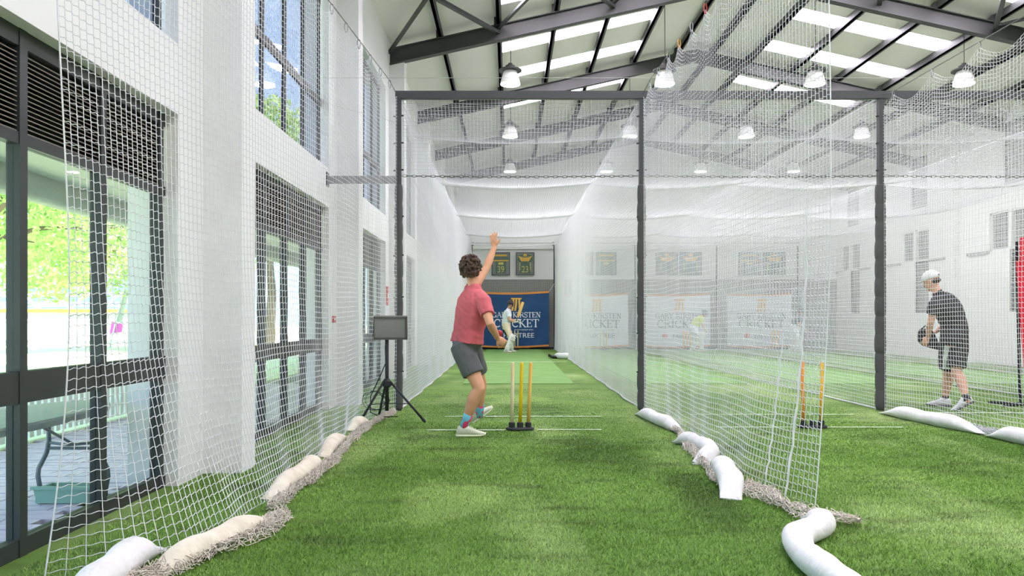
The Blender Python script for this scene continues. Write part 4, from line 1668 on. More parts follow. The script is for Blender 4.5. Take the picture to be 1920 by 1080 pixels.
def PX(px, py, y):
    """a point that shows at (px,py) of the photograph when it stands y metres away"""
    return Vector(((px - 955) * y / 1400, y, CAM_H - (py - 596) * y / 1400))


M_skin = mat('skin', rgb(214, 158, 124), 0.55, var=(7, rgb(222, 168, 134)), sss=0.08)
M_skin2 = mat('skin_pale', rgb(226, 172, 146), 0.55, sss=0.08)
M_tee = mat('dusty_red_tee', rgb(208, 104, 110), 0.75, var=(5, rgb(198, 94, 102)), bump=(13, 0.55))
M_short = mat('charcoal_shorts', rgb(92, 95, 96), 0.7, bump=(12, 0.5))
M_hair = mat('brown_hair', rgb(64, 48, 38), 0.55, var=(30, rgb(92, 70, 54)), bump=(70, 0.9))
M_shoeg = mat('pale_green_mesh', rgb(206, 212, 188), 0.6, bump=(120, 0.3))
M_soley = mat('lime_white_sole', rgb(226, 232, 196), 0.5)
M_sock = mat('turquoise_pink_sock', rgb(112, 190, 206), 0.7)
_nt = M_sock.node_tree
_n = _nt.nodes.new('ShaderNodeTexVoronoi')
_n.inputs['Scale'].default_value = 26
_r = _nt.nodes.new('ShaderNodeValToRGB')
_r.color_ramp.interpolation = 'CONSTANT'
_r.color_ramp.elements[0].color = rgb(108, 188, 208)
_r.color_ramp.elements[1].color = rgb(226, 70, 120)
_r.color_ramp.elements[1].position = 0.68
_tc = _nt.nodes.new('ShaderNodeTexCoord')
_nt.links.new(_tc.outputs['Object'], _n.inputs['Vector'])
_sx = _nt.nodes.new('ShaderNodeSeparateColor')
_nt.links.new(_n.outputs['Color'], _sx.inputs['Color'])
_nt.links.new(_sx.outputs[0], _r.inputs['Fac'])
_nt.links.new(_r.outputs['Color'], _nt.nodes['Principled BSDF'].inputs['Base Color'])

# ---------------------------------------------------------------- the bowler, seen from behind in his delivery stride
bw = empty('person', (-0.43, 7.6, 0), 'person in dusty red shirt and grey shorts bowling, one arm raised', 'person')
th = math.radians(58)
right = V(math.cos(th), -math.sin(th), 0)
J = dict(
    pelvis=V(-0.432, 7.62, 0.95), waist=V(-0.415, 7.62, 1.09), chest=V(-0.375, 7.62, 1.26), shl=V(-0.345, 7.62, 1.42), neck=V(-0.362, 7.64, 1.52),
    head=V(-0.392, 7.66, 1.685), face=V(0.25, 1.0, 0.05), hup=V(-0.10, 0.02, 1),
    rp=right, rc=right + V(0.05, 0, -0.18),
    SR=V(-0.255, 7.44, 1.355), ER=PX(919, 607, 7.30), WR=PX(933, 634, 7.44), hdR=V(0.5, 0.25, -0.42), hnR=V(-0.3, 0.9, 0.2), thR=-1, cuR=0.75,
    SL=V(-0.388, 7.74, 1.49), EL=PX(912, 503, 7.88), WL=PX(927, 463, 7.98), hdL=V(-0.10, 0.03, 1), hnL=V(0.45, 0.9, 0.1), thL=-1, cuL=0.16,
    HR=PX(867, 653, 7.55), KR=PX(899, 728, 7.46), AR=PX(872, 793, 7.52), fdR=V(1, 0.15, 0), bkR=V(-1, -0.3, 0),
    HL=PX(881, 651, 7.70), KL=PX(902, 722, 7.90), AL=PX(899, 772, 8.02), fdL=V(1, 0.35, 0.45), bkL=V(-1, 0, 0))
body_o = person_body(J, M_skin, bw, 0.0068)
face_parts(bw, J['head'], J['face'], J['hup'], body_o)
shirt_of(J, M_tee, bw, 0.0075, sleeve=0.60, sleeve_l=0.28, hem=-0.005, g=0.030, flare=0.03)
shorts_of(J, M_short, bw, 0.0075, frac=0.66, g=0.018, r1=0.111, top=-0.05)
for q in 'RL':
    A, K = J['A' + q], J['K' + q]
    MB().tube([lerp(A, K, 0.26), lerp(A, K, 0.1), A, A + (A - K).normalized() * 0.06], [0.051, 0.046, 0.044, 0.040], 16).build('sock', M_sock, bw, True)
shoe(bw, V(-0.528, 7.52, 0.0), V(1, 0.10, 0.0), V(0, 0, 1), 0.285, M_shoeg, M_soley)
hl = PX(888, 793, 8.05)
shoe(bw, hl, V(1, 0.2, 0.72), V(-0.62, -0.35, 0.75), 0.26, M_shoeg, M_soley)
# curly hair
f_, s_, u_ = frame_of(J['face'], J['hup'])
hc = J['head'] + u_ * 0.03
mb = MB()
mb.ellipsoid(hc - f_ * 0.012, s_ * 0.096, f_ * 0.109, u_ * 0.112)
rnd = random.Random(3)
for i in range(330):
    a = rnd.uniform(0, 2 * math.pi)
    e = rnd.uniform(-0.75, 1.0)
    ce = math.sqrt(max(0, 1 - e * e))
    dx, dy = math.cos(a) * ce, math.sin(a) * ce
    if dy > 0.42 and e < 0.35:
        continue
    if e < -0.35 and dy > -0.1:
        continue
    k_ = rnd.uniform(0.97, 1.1)
    c_ = hc + s_ * dx * 0.104 * k_ + f_ * (dy * 0.114 * k_ - 0.012) + u_ * e * 0.122 * k_
    r0 = rnd.uniform(0.009, 0.019)
    mb.ellipsoid(c_, (r0, 0, 0), (0, r0, 0), (0, 0, r0), 8, 5)
finish(remesh(mb, 'hair', 0.0048, 1, 0.35), 'hair', M_hair, bw, True)
o = MB().ball(J['WR'] + V(0.015, 0.09, 0.045), 0.036, 16, 10).build('cricket_ball', mat('dark_red_leather', rgb(150, 32, 40), 0.45), None, True)
tag(o, 'dark red ball in the lowered hand of the bowler', 'ball')


# ---------------------------------------------------------------- batters
def helmet(root, c, f, up, m, s=1.0):
    f, sd, u = frame_of(f, up)
    c = Vector(c)
    mb = MB()
    mb.ellipsoid(c + u * 0.045 - f * 0.01, sd * 0.105 * s, f * 0.125 * s, u * 0.098 * s, 18, 10)
    for q in (-1, 1):
        mb.ellipsoid(c + sd * 0.088 * q - u * 0.02, sd * 0.02, f * 0.06, u * 0.065)
    h = mb.build('helmet', m, root, True)
    mb = MB()
    mb.loft([(c + u * 0.05 + f * 0.09, sd * 0.085, u * 0.012), (c + u * 0.035 + f * 0.17, sd * 0.06, u * 0.008)], 14)
    mb.build('peak', m, h)
    mb = MB()
    for k in range(3):
        z = -0.01 - 0.035 * k
        mb.tube([c + sd * 0.095 + f * 0.03 + u * z, c + sd * 0.06 + f * 0.125 + u * z, c + f * 0.145 + u * z, c - sd * 0.06 + f * 0.125 + u * z, c - sd * 0.095 + f * 0.03 + u * z], 0.005, 6)
    mb.build('grille', M_steel, h)
    return h


def pad(root, K, A, fwd, m):
    K, A = Vector(K), Vector(A)
    fwd = Vector(fwd).normalized()
    t = (K - A).normalized()
    fwd = (fwd - t * fwd.dot(t)).normalized()
    sd = t.cross(fwd)
    L_ = (K - A).length
    mb = MB()
    rr = []
    for q, w in ((-0.02, 0.075), (0.15, 0.085), (0.5, 0.095), (0.85, 0.105), (1.0, 0.11), (1.25, 0.10), (1.34, 0.085)):
        rr.append((A + t * L_ * q + fwd * 0.035, sd * w, fwd * 0.072))
    mb.loft(rr, 20)
    p = mb.build('leg_pad', m, root, True)
    for k in range(3):
        q = 0.9 + 0.11 * k
        MB().limb([A + t * L_ * q + fwd * 0.10 - sd * 0.085, A + t * L_ * q + fwd * 0.125, A + t * L_ * q + fwd * 0.10 + sd * 0.085], [0.026] * 3, 8).build('knee_roll', m, p, True)
    for q in (0.3, 0.6):
        MB().tube([A + t * L_ * q + fwd * 0.035 + (sd * math.cos(a) * 0.094 + fwd * math.sin(a) * 0.075) for a in np.linspace(0, 2 * math.pi, 16, False)], 0.012, 6, closed=True).build('strap', M_white, p)
    return p


def gloves(root, W, d, m):
    mb = MB()
    hand(mb, W, d, V(0.3, 0, -1), 1, 0.6, 1.35)
    return finish(remesh(mb, 'batting_glove', 0.009, 2), 'batting_glove', m, root, True)


def bat(label, grip, tip, face, group='cricket bats'):
    grip, tip = Vector(grip), Vector(tip)
    d = (tip - grip).normalized()
    face = Vector(face)
    n_ = (face - d * face.dot(d)).normalized()
    s = d.cross(n_)
    r_ = empty('cricket_bat', grip, label, 'bat', group)
    MB().tube([grip - d * 0.14, grip + d * 0.16], 0.017, 10).build('handle', mat('bat_grip', rgb(60, 66, 78), 0.6), r_)
    MB().loft([(grip + d * 0.14, s * 0.02, n_ * 0.018), (grip + d * 0.22, s * 0.053, n_ * 0.022), (grip + d * 0.5, s * 0.054, n_ * 0.034), (grip + d * 0.66, s * 0.054, n_ * 0.028), (grip + d * 0.70, s * 0.045, n_ * 0.018)], 16).build('blade', mat('willow', rgb(222, 184, 106), 0.5), r_)
    return r_


def batter(label, base, scale_y, J, shirt, trousers, helm, black_hip=False, vox=0.014, sleeve=0.65):
    r_ = empty('person', base, label, 'person')
    b_ = person_body(J, M_skin2, r_, vox * 0.8, hands=False)
    face_parts(r_, J['head'], J['face'], J['hup'], b_)
    shirt_of(J, shirt, r_, vox, sleeve=sleeve, hem=-0.01, g=0.026)
    shorts_of(J, trousers, r_, vox, frac=1.02, g=0.03, r1=0.082, name='trousers')
    helmet(r_, J['head'], J['face'], J['hup'], helm)
    wp = mat('white_pad', rgb(232, 232, 226), 0.7, bump=(20, 0.2))
    for q in 'RL':
        pad(r_, J['K' + q], J['A' + q], J['pf' + q], wp)
        shoe(r_, Vector(J['A' + q]) * V(1, 1, 0).x if False else V(J['A' + q].x, J['A' + q].y, 0.0) - Vector(J['fd' + q]).normalized() * 0.07, J['fd' + q], V(0, 0, 1), 0.29, M_white, mat('tan_sole', rgb(196, 150, 120), 0.6))
        gloves(r_, J['W' + q], J['hd' + q], mat('glove_white', rgb(228, 226, 210), 0.7))
    if black_hip:
        H, K = Vector(J['HL']), Vector(J['KL'])
        mb = MB()
        mb.loft([(lerp(H, K, -0.05) + V(-0.075, -0.06, 0.05), V(0.09, 0, 0), V(0, 0.10, 0)), (lerp(H, K, 0.3) + V(-0.06, -0.06, 0), V(0.10, 0, 0), V(0, 0.105, 0)), (lerp(H, K, 0.72) + V(-0.03, -0.05, 0), V(0.08, 0, 0), V(0, 0.09, 0))], 16)
        mb.build('thigh_guard', M_black, r_, True)
    return r_


M_cream = mat('cream_trousers', rgb(222, 208, 178), 0.7, bump=(14, 0.4))
M_wtee = mat('white_tee', rgb(228, 230, 234), 0.75, bump=(12, 0.4))
Y_ = 25.9
J1 = dict(
    pelvis=PX(949.5, 613, Y_), waist=PX(949.5, 605, Y_), chest=PX(950.5, 595, Y_), shl=PX(952, 584.5, Y_), neck=PX(954, 579, Y_),
    head=PX(957, 570, Y_ - 0.05), face=V(0.35, -1, -0.1), hup=V(0.1, 0, 1), rp=V(0.25, -1, 0), rc=V(0.25, -1, 0),
    SR=PX(953, 586, Y_ - 0.19), ER=PX(955, 599, Y_ - 0.24), WR=PX(965, 604, Y_ - 0.08), hdR=V(0.9, 0.2, 0.1), hnR=V(0, 0, -1),
    SL=PX(952, 586, Y_ + 0.18), EL=PX(957, 599, Y_ + 0.22), WL=PX(965.5, 600, Y_ + 0.03), hdL=V(0.9, -0.2, 0.2), hnL=V(0, 0, -1),
    HR=PX(951, 615, Y_ - 0.09), KR=PX(958, 634, Y_ - 0.2), AR=PX(948.5, 656.5, Y_ - 0.22), fdR=V(1, -0.35, 0), pfR=V(0.7, -0.7, 0),
    HL=PX(949, 615, Y_ + 0.09), KL=PX(957, 635, Y_ + 0.2), AL=PX(957, 656.0, Y_ + 0.28), fdL=V(1, -0.15, 0), pfL=V(0.8, -0.5, 0))
batter('batter in white shirt, dark helmet and white pads before the blue banner', (-0.05, Y_, 0), 1, J1, M_wtee, M_cream, mat('maroon_helmet', rgb(62, 50, 58), 0.4), True)
bat('wooden bat raised in front of the blue banner', J1['WR'] + V(0.06, 0.02, 0.04), PX(978, 574, Y_), V(0, -1, 0.3))

M_yel = mat('acid_yellow_tee', rgb(214, 232, 70), 0.7, bump=(12, 0.3))
Y_ = 26.6
J2 = dict(
    pelvis=PX(1299, 617, Y_), waist=PX(1302, 611, Y_), chest=PX(1308, 603, Y_), shl=PX(1314, 597, Y_), neck=PX(1317, 593, Y_),
    head=PX(1321, 588, Y_ - 0.05), face=V(0.8, -1, -0.5), hup=V(0.35, -0.1, 1), rp=V(0.3, -1, 0), rc=V(0.3, -1, 0),
    SR=PX(1314, 599, Y_ - 0.18), ER=PX(1318, 611, Y_ - 0.2), WR=PX(1323, 618, Y_ - 0.1), hdR=V(0.4, 0, -0.8), hnR=V(1, 0, 0),
    SL=PX(1314, 599, Y_ + 0.18), EL=PX(1319, 610, Y_ + 0.2), WL=PX(1323, 615, Y_ + 0.05), hdL=V(0.4, 0, -0.8), hnL=V(1, 0, 0),
    HR=PX(1301, 619, Y_ - 0.09), KR=PX(1314, 630, Y_ - 0.25), AR=PX(1314, 655, Y_ - 0.25), fdR=V(1, -0.3, 0), pfR=V(0.9, -0.6, 0),
    HL=PX(1299, 619, Y_ + 0.09), KL=PX(1303, 637, Y_ + 0.2), AL=PX(1297, 654, Y_ + 0.3), fdL=V(1, -0.1, 0), pfL=V(0.9, -0.4, 0))
batter('batter in acid yellow shirt leaning forward behind the nets', (6.6, Y_, 0), 1, J2, M_yel, M_wtee, mat('navy_helmet', rgb(58, 66, 92), 0.4))

Y_ = 26.6
J3 = dict(
    pelvis=PX(1490, 618, Y_), waist=PX(1492, 611, Y_), chest=PX(1494, 602, Y_), shl=PX(1497, 594, Y_), neck=PX(1499, 590, Y_),
    head=PX(1502, 583, Y_ - 0.05), face=V(0.3, -1, -0.2), hup=V(0.2, -0.1, 1), rp=V(0.3, -1, 0), rc=V(0.3, -1, 0),
    SR=PX(1497, 596, Y_ - 0.18), ER=PX(1499, 609, Y_ - 0.22), WR=PX(1506, 616, Y_ - 0.1), hdR=V(0.7, 0, -0.4), hnR=V(0, 0, -1),
    SL=PX(1497, 596, Y_ + 0.18), EL=PX(1500, 608, Y_ + 0.22), WL=PX(1506, 613, Y_ + 0.05), hdL=V(0.7, 0, -0.4), hnL=V(0, 0, -1),
    HR=PX(1491, 620, Y_ - 0.09), KR=PX(1498, 636, Y_ - 0.25), AR=PX(1494, 655, Y_ - 0.25), fdR=V(1, -0.3, 0), pfR=V(0.8, -0.7, 0),
    HL=PX(1490, 620, Y_ + 0.09), KL=PX(1489, 637, Y_ + 0.2), AL=PX(1483, 654, Y_ + 0.3), fdL=V(1, -0.1, 0), pfL=V(0.8, -0.5, 0))
batter('batter in dark shirt and white pads in the farthest visible lane', (10.2, Y_, 0), 1, J3, mat('slate_tee', rgb(84, 88, 94), 0.75), M_wtee, mat('dark_helmet', rgb(60, 58, 62), 0.4))

# ---------------------------------------------------------------- the coach behind the right net
co_ = empty('person', (5.66, 9.8, 0), 'person in black shirt and white cap walking behind the right net', 'person')
tc_ = math.radians(-38)
rt = V(math.cos(tc_), -math.sin(tc_), 0)
Y_ = 9.8
J4 = dict(
    pelvis=PX(1789, 635, Y_), waist=PX(1790, 612, Y_), chest=PX(1781, 587, Y_), shl=PX(1766, 562, Y_), neck=PX(1757, 548, Y_),
    head=PX(1747, 528, Y_ + 0.04), face=V(-0.62, 0.9, -0.30), hup=V(-0.28, 0.15, 1), rp=rt, rc=rt,
    SR=PX(1787, 570, Y_ + 0.12), ER=PX(1780, 602, Y_ + 0.3), WR=PX(1755, 622, Y_ + 0.34), hdR=V(-0.8, 0.1, -0.4), hnR=V(0, 0, 1), cuR=0.6,
    SL=PX(1752, 572, Y_ - 0.10), EL=PX(1745, 604, Y_ - 0.06), WL=PX(1740, 632, Y_ + 0.12), hdL=V(-0.3, 0.3, -0.8), hnL=V(0.6, 0.6, 0), thL=-1, cuL=0.6,
    HR=PX(1797, 645, Y_ - 0.02), KR=PX(1793, 696, Y_ - 0.05), AR=PX(1812, 746, Y_ - 0.20), fdR=V(-0.55, 0.8, 0), bkR=V(0.6, -0.7, 0),
    HL=PX(1779, 645, Y_ + 0.06), KL=PX(1777, 698, Y_ + 0.18), AL=PX(1772, 747, Y_ + 0.30), fdL=V(-0.8, 0.6, 0), bkL=V(0.6, -0.7, 0))
b_ = person_body(J4, M_skin2, co_, 0.0085)
face_parts(co_, J4['head'], J4['face'], J4['hup'], b_)
M_blk = mat('black_tee', rgb(52, 52, 54), 0.8, bump=(12, 0.4))
shirt_of(J4, M_blk, co_, 0.010, sleeve=0.55, hem=-0.06, g=0.035)
sh = shorts_of(J4, mat('black_shorts', rgb(58, 57, 58), 0.75, bump=(12, 0.4)), co_, 0.010, frac=0.86, g=0.035, r1=0.115)
H, K = J4['HL'], J4['KL']
mb = MB()
sd_ = V(-0.62, -0.75, 0).normalized()
ax_ = V(0.75, -0.62, 0).normalized()
mb.loft([(lerp(H, K, t) + sd_ * 0.113, ax_ * w, sd_ * 0.03) for t, w in ((-0.12, 0.018), (0.1, 0.034), (0.5, 0.042), (0.87, 0.046))], 12)
mb.build('side_panel', mat('white_panel', rgb(232, 232, 234), 0.7), sh, True)
f_, s_, u_ = frame_of(J4['face'], J4['hup'])
hc = J4['head'] + u_ * 0.03
mb = MB()
rr = []
for e in (-0.12, 0.1, 0.3, 0.52, 0.72, 0.88, 0.97):
    k = math.sqrt(1 - e * e) if e > 0 else 1.0
    rr.append((hc - f_ * 0.008 + u_ * (0.02 + e * 0.105), s_ * 0.089 * k, f_ * 0.110 * k))
mb.loft(rr, 24)
cap = mb.build('cap', mat('white_cap', rgb(240, 240, 240), 0.7), co_, True)
MB().loft([(hc + f_ * 0.085 + u_ * 0.012, s_ * 0.075, u_ * 0.008), (hc + f_ * 0.15 + u_ * 0.004, s_ * 0.065, u_ * 0.006), (hc + f_ * 0.175, s_ * 0.03, u_ * 0.005)], 14).build('peak', MATS['white_cap'], cap, True)
MB().ellipsoid(hc - f_ * 0.108 + u_ * 0.028, s_ * 0.034, f_ * 0.012, u_ * 0.018).build('strap_opening', mat('dark_hair', rgb(70, 58, 52), 0.6), cap, True)
MB().ellipsoid(hc - f_ * 0.050 - u_ * 0.030, s_ * 0.080, f_ * 0.062, u_ * 0.045).build('hair', MATS['dark_hair'], co_, True)
M_shoew = mat('white_grey_trainer', rgb(216, 216, 218), 0.6)
M_shoed = mat('dark_sole', rgb(96, 92, 98), 0.6)
for q in 'RL':
    A, K = J4['A' + q], J4['K' + q]
    MB().tube([lerp(A, K, 0.12), A, A + (A - K).normalized() * 0.04], [0.043, 0.043, 0.047], 14).build('sock', M_blk, co_, True)
a_ = J4['AL']
shoe(co_, V(a_.x + 0.055, a_.y - 0.04, 0.0), V(-0.85, 0.5, 0), V(0, 0, 1), 0.29, M_shoew, M_shoed)
a_ = J4['AR']
dR = V(-0.72, 0.42, -0.52).normalized()
shoe(co_, a_ + V(0.085, -0.03, -0.055), dR, V(-0.55, 0.25, 0.8), 0.29, M_shoew, M_shoed)
r_ = empty('black_bag', J4['WL'] + V(-0.01, 0.1, -0.16), 'soft black bag held in front by the person in the white cap', 'bag')
c_ = J4['WL'] + V(0.03, 0.10, -0.02)
mb = MB()
mb.loft([(c_ + V(-0.01, 0, 0.13), (0.07, 0, 0), (0, 0.05, 0)), (c_ + V(0, 0, 0.06), (0.11, 0, 0), (0, 0.07, 0)), (c_ + V(0.03, 0, -0.06), (0.14, 0, -0.02), (0, 0.08, 0)), (c_ + V(0.07, 0, -0.13), (0.11, 0, -0.03), (0, 0.06, 0))], 20)
finish(remesh(mb, 'pouch', 0.012, 4), 'pouch', M_blk, r_, True)
MB().tube([c_ + V(-0.08, 0, 0.10), c_ + V(-0.03, -0.03, 0.17), c_ + V(0.06, -0.02, 0.11)], 0.012, 8).build('carry_strap', M_black, r_, True)

# ================================================================ outside the windows
ZT = -0.03
M_pave = mat('paver', rgb(220, 206, 218), 0.7, var=(3, rgb(190, 178, 196)), bump=(40, 0.3))
M_joint = mat('paver_joint', rgb(110, 108, 108), 0.85)
tr = MB().box(-4.75, -3, ZT - 0.2, XLO, 30, ZT - 0.045).build('terrace', M_joint)
tag(tr, kind='structure')
MB().box(XLO, -3, ZT - 0.2, XG - 0.06, 30, ZT - 0.0).build('window_sill', mat('sill_grey', rgb(150, 150, 146), 0.7), tr)
PW, PH = 0.225, 0.112
mb = MB().box(-PW / 2 + 0.004, -PH / 2 + 0.004, -0.045, PW / 2 - 0.004, PH / 2 - 0.004, 0.0)
pav_me = mb.mesh('paver')
pav_me.materials.append(M_pave)
spots = []
y = 2.6
row = 0
while y < 14.0:
    x = XLO - 0.02 - (PW / 2 if row % 2 else 0) - PW / 2
    while x > -4.7:
        px = 955 + 1400 * x / y
        spots.append((y * y + x * x, x, y, -60 < px < 260 and 3.4 < y < 9.5 and x > -1.35 - 0.55 * y))
        x -= PW
    y += PH
    row += 1
vis = sorted([s for s in spots if s[3]])
near, rest = vis[:300], vis[300:] + [s for s in spots if not s[3]]
for k, (_, x, y, _v) in enumerate(near):
    piece('paver', pav_me, tr, (x, y, ZT + random.uniform(-0.004, 0.002)), (random.uniform(-0.01, 0.01), random.uniform(-0.01, 0.01), random.uniform(-0.01, 0.01)))
mb = MB()
for _, x, y, _v in rest:
    mb.box(x - PW / 2 + 0.004, y - PH / 2 + 0.004, ZT - 0.045, x + PW / 2 - 0.004, y + PH / 2 - 0.004, ZT + random.uniform(-0.004, 0.002))
tag(finish(mb.mesh('far_pavers', False), 'far_pavers', M_pave, tr), kind='stuff')

lawn = MB().box(-90, -20, ZT - 0.3, -4.75, 120, ZT - 0.01).build('lawn', mat('sunlit_lawn', rgb(196, 206, 160), 0.9, var=(0.6, rgb(206, 212, 176)), bump=(30, 0.4)))
tag(lawn, kind='structure')

# canopy over the terrace with a rounded downstand edge
def edge_x(y):
    return -4.55 - 0.95 * math.sin(max(0, min(1, (y - 1.0) / 14.0)) * math.pi * 0.6)


M_soff = mat('canopy_plaster', rgb(176, 180, 166), 0.85, bump=(24, 0.5))
mb = MB()
ysn = np.linspace(-3, 24, 60)
vs, fs = [], []
for y in ysn:
    ex = edge_x(y)
    vs += [(XLO, y, 2.78), (ex, y, 2.78), (ex, y, 3.0), (XLO, y, 3.0)]
for i in range(len(ysn) - 1):
    a = 4 * i
    for k in range(4):
        l = (k + 1) % 4
        fs.append((a + k, a + l, a + 4 + l, a + 4 + k))
mb.add(vs, fs)
canopy = tag(mb.build('canopy', M_soff), kind='structure')
mb = MB()
vs, fs = [], []
for y in ysn:
    ex = edge_x(y)
    vs += [(ex + 0.16, y, 2.79), (ex + 0.10, y, 2.56), (ex - 0.02, y, 2.50), (ex - 0.12, y, 2.56), (ex - 0.14, y, 3.0), (ex, y, 3.0)]
for i in range(len(ysn) - 1):
    a = 6 * i
    for k in range(6):
        l = (k + 1) % 6
        fs.append((a + k, a + l, a + 6 + l, a + 6 + k))
mb.add(vs, fs)
mb.build('canopy_edge', M_soff, canopy, True)
for yy in (4.5, 8.2, 11.9):  # small glowing discs spaced along the soffit
    MB().lathe([(0.085, 0), (0.085, 0.02)], (-3.55, yy, 2.755), 18).build('glow_disc', M_lampglow, canopy)

# folding table
ft = empty('folding_table', (-2.98, 4.5, ZT), 'grey folding table with bent metal legs outside the left window', 'table')
M_tab = mat('grey_table_top', rgb(150, 158, 160), 0.5)
M_leg = mat('grey_table_steel', rgb(98, 106, 114), 0.4, metal=0.3)
MB().loft([((-2.98, 4.42, 0.565), (0.31, 0, 0), (0, 0.92, 0)), ((-2.98, 4.42, 0.60), (0.315, 0, 0), (0, 0.925, 0)), ((-2.98, 4.42, 0.612), (0.305, 0, 0), (0, 0.915, 0))], 40).build('table_top', M_tab, ft)
for ye in (5.1, 3.75):
    for sx in (-1, 1):
        x0 = -2.98
        lg = MB().tube([(x0 + sx * 0.17, ye, 0.56), (x0 + sx * 0.165, ye, 0.36), (x0 + sx * 0.18, ye, 0.28), (x0 + sx * 0.235, ye, 0.17), (x0 + sx * 0.24, ye, 0.12), (x0 + sx * 0.215, ye, ZT + 0.012)], 0.0155, 10).build('leg', M_leg, ft, True)
        MB().limb([(x0 + sx * 0.215, ye, ZT + 0.013), (x0 + sx * 0.217, ye, ZT + 0.04)], [0.019, 0.019], 8).build('foot_cap', M_black, lg)
    MB().tube([(-2.98 - 0.165, ye, 0.31), (-2.98 + 0.165, ye, 0.31)], 0.011, 8).build('crossbar', M_leg, ft)
    MB().tube([(-2.98, ye, 0.34), (-2.98, ye + (-0.45 if ye > 4 else 0.45), 0.56)], 0.010, 8).build('stay', M_leg, ft)
    MB().tube([(-2.98 - 0.165, ye, 0.35), (-2.98, ye - 0.05, 0.34), (-2.98 + 0.165, ye, 0.35)], 0.010, 8).build('crossbar', M_leg, ft)

bx = empty('plastic_box', (-2.95, 5.0, ZT), 'low pale green box standing on the paving under the table', 'box')
M_gb = mat('pale_green_plastic', rgb(136, 172, 158), 0.55)
mb = MB()
mb.prism([(-3.12, 4.93, ZT + 0.005), (-2.79, 4.93, ZT + 0.005), (-2.77, 4.92, ZT + 0.105), (-3.14, 4.92, ZT + 0.105)], (0, 0.02, 0))
mb.prism([(-3.12, 5.10, ZT + 0.005), (-2.79, 5.10, ZT + 0.005), (-2.77, 5.11, ZT + 0.105), (-3.14, 5.11, ZT + 0.105)], (0, -0.02, 0))
mb.box(-3.13, 4.93, ZT + 0.005, -3.11, 5.10, ZT + 0.105).box(-2.80, 4.93, ZT + 0.005, -2.78, 5.10, ZT + 0.105).box(-3.12, 4.94, ZT + 0.005, -2.79, 5.09, ZT + 0.02)
mb.build('box_body', M_gb, bx)
MB().box(-3.15, 4.905, ZT + 0.10, -2.76, 4.935, ZT + 0.118).build('box_rim', M_gb, bx)

# low picket fence at the edge of the paving
pf = empty('picket_fence', (-4.85, 8.5, ZT), 'low white picket fence at the edge of the paved terrace', 'fence')
mb = MB().prism([(-0.012, -0.035, 0), (-0.012, 0.035, 0), (-0.012, 0.035, 0.43), (-0.012, 0, 0.48), (-0.012, -0.035, 0.43)], (0.024, 0, 0))
pk = mb.mesh('picket')
pk.materials.append(M_white)
y = 4.6
while y < 14:
    piece('picket', pk, pf, (-4.85, y, ZT + 0.02))
    y += 0.11
for z in (0.12, 0.36):
    MB().box(-4.885, 4.5, z, -4.863, 14.05, z + 0.05).build('fence_rail', M_white, pf)

# boundary fence, wall, stand and houses across the field
def ray(px, d):
    return (px - 955) / 1400.0 * d


d = 46.0
bf = empty('boundary_fence', (ray(140, d), d, ZT), 'long white boundary fence far across the sunny field', 'fence')
mb = MB().box(-0.55, -0.03, 0, 0.55, 0.03, 0.95)
bp_ = mb.mesh('fence_panel')
bp_.materials.append(mat('white_boards', rgb(224, 232, 232), 0.8))
x = ray(-30, d)
while x < ray(420, d):
    piece('fence_panel', bp_, bf, (x, d, ZT))
    x += 1.14
MB().box(ray(-30, d), d - 0.08, 1.0, ray(420, d), d + 0.08, 1.12).build('fence_rail', M_white, bf)
bwall = MB().box(ray(-40, 50), 50, ZT, ray(420, 50), 50.3, 1.55).build('boundary_wall', mat('grey_render', rgb(150, 152, 150), 0.8))
tag(bwall, 'grey boundary wall behind the white boundary fence', 'wall')
yb = MB().box(ray(-40, 49.9), 49.9, 1.56, ray(420, 49.9), 50.2, 1.80).build('yellow_board', mat('yellow_board', rgb(232, 212, 60), 0.7))
tag(yb, 'long yellow advertising board on top of the grey boundary wall', 'board')
st = empty('grandstand', (ray(140, 54), 54, ZT), 'tiered pale blue grandstand seating beyond the boundary wall', 'grandstand')
M_seat = mat('blue_seats', rgb(110, 160, 210), 0.6)
for k in range(6):
    MB().box(ray(-30, 54), 53 + k * 0.8, ZT, ray(330, 54), 53.8 + k * 0.8, 1.6 + k * 0.38).build('seat_tier', M_seat if k % 2 else mat('pale_blue_step', rgb(170, 196, 220), 0.7), st)
for k in range(7):
    xx = ray(-30, 54) + k * 2.3
    MB().bar((xx, 52.9, 1.8), (xx + 1.2, 52.9, 3.0), 0.12, 0.12).build('railing', M_white, st)
    MB().bar((xx + 1.2, 52.9, 3.0), (xx + 2.3, 52.9, 1.8), 0.12, 0.12).build('railing', M_white, st)


def house(label, x0, x1, y, z1, col, roofc, nwin, storeys):
    r_ = empty('house', ((x0 + x1) / 2, y, ZT), label, 'building')
    MB().box(x0, y, ZT, x1, y + 8, z1).build('wall', col, r_)
    rf_ = MB().prism([(x0 - 0.4, y - 0.4, z1), (x1 + 0.4, y - 0.4, z1), ((x0 + x1) / 2, y - 0.4, z1 + (x1 - x0) * 0.2)], (0, 9, 0)).build('roof', roofc, r_)
    for s in range(storeys):
        for k in range(nwin):
            xx = x0 + (x1 - x0) * (k + 0.5) / nwin
            zz = z1 - 1.8 - s * 2.8
            if zz < 1.0:
                continue
            w_ = MB().box(xx - 0.55, y - 0.06, zz - 0.7, xx + 0.55, y, zz + 0.7).build('window', M_white, r_)
            MB().box(xx - 0.45, y - 0.08, zz - 0.6, xx - 0.03, y - 0.05, zz + 0.6).build('pane', mat('house_pane', rgb(120, 146, 172), 0.2), w_)
            MB().box(xx + 0.03, y - 0.08, zz - 0.6, xx + 0.45, y - 0.05, zz + 0.6).build('pane', MATS['house_pane'], w_)
    return r_


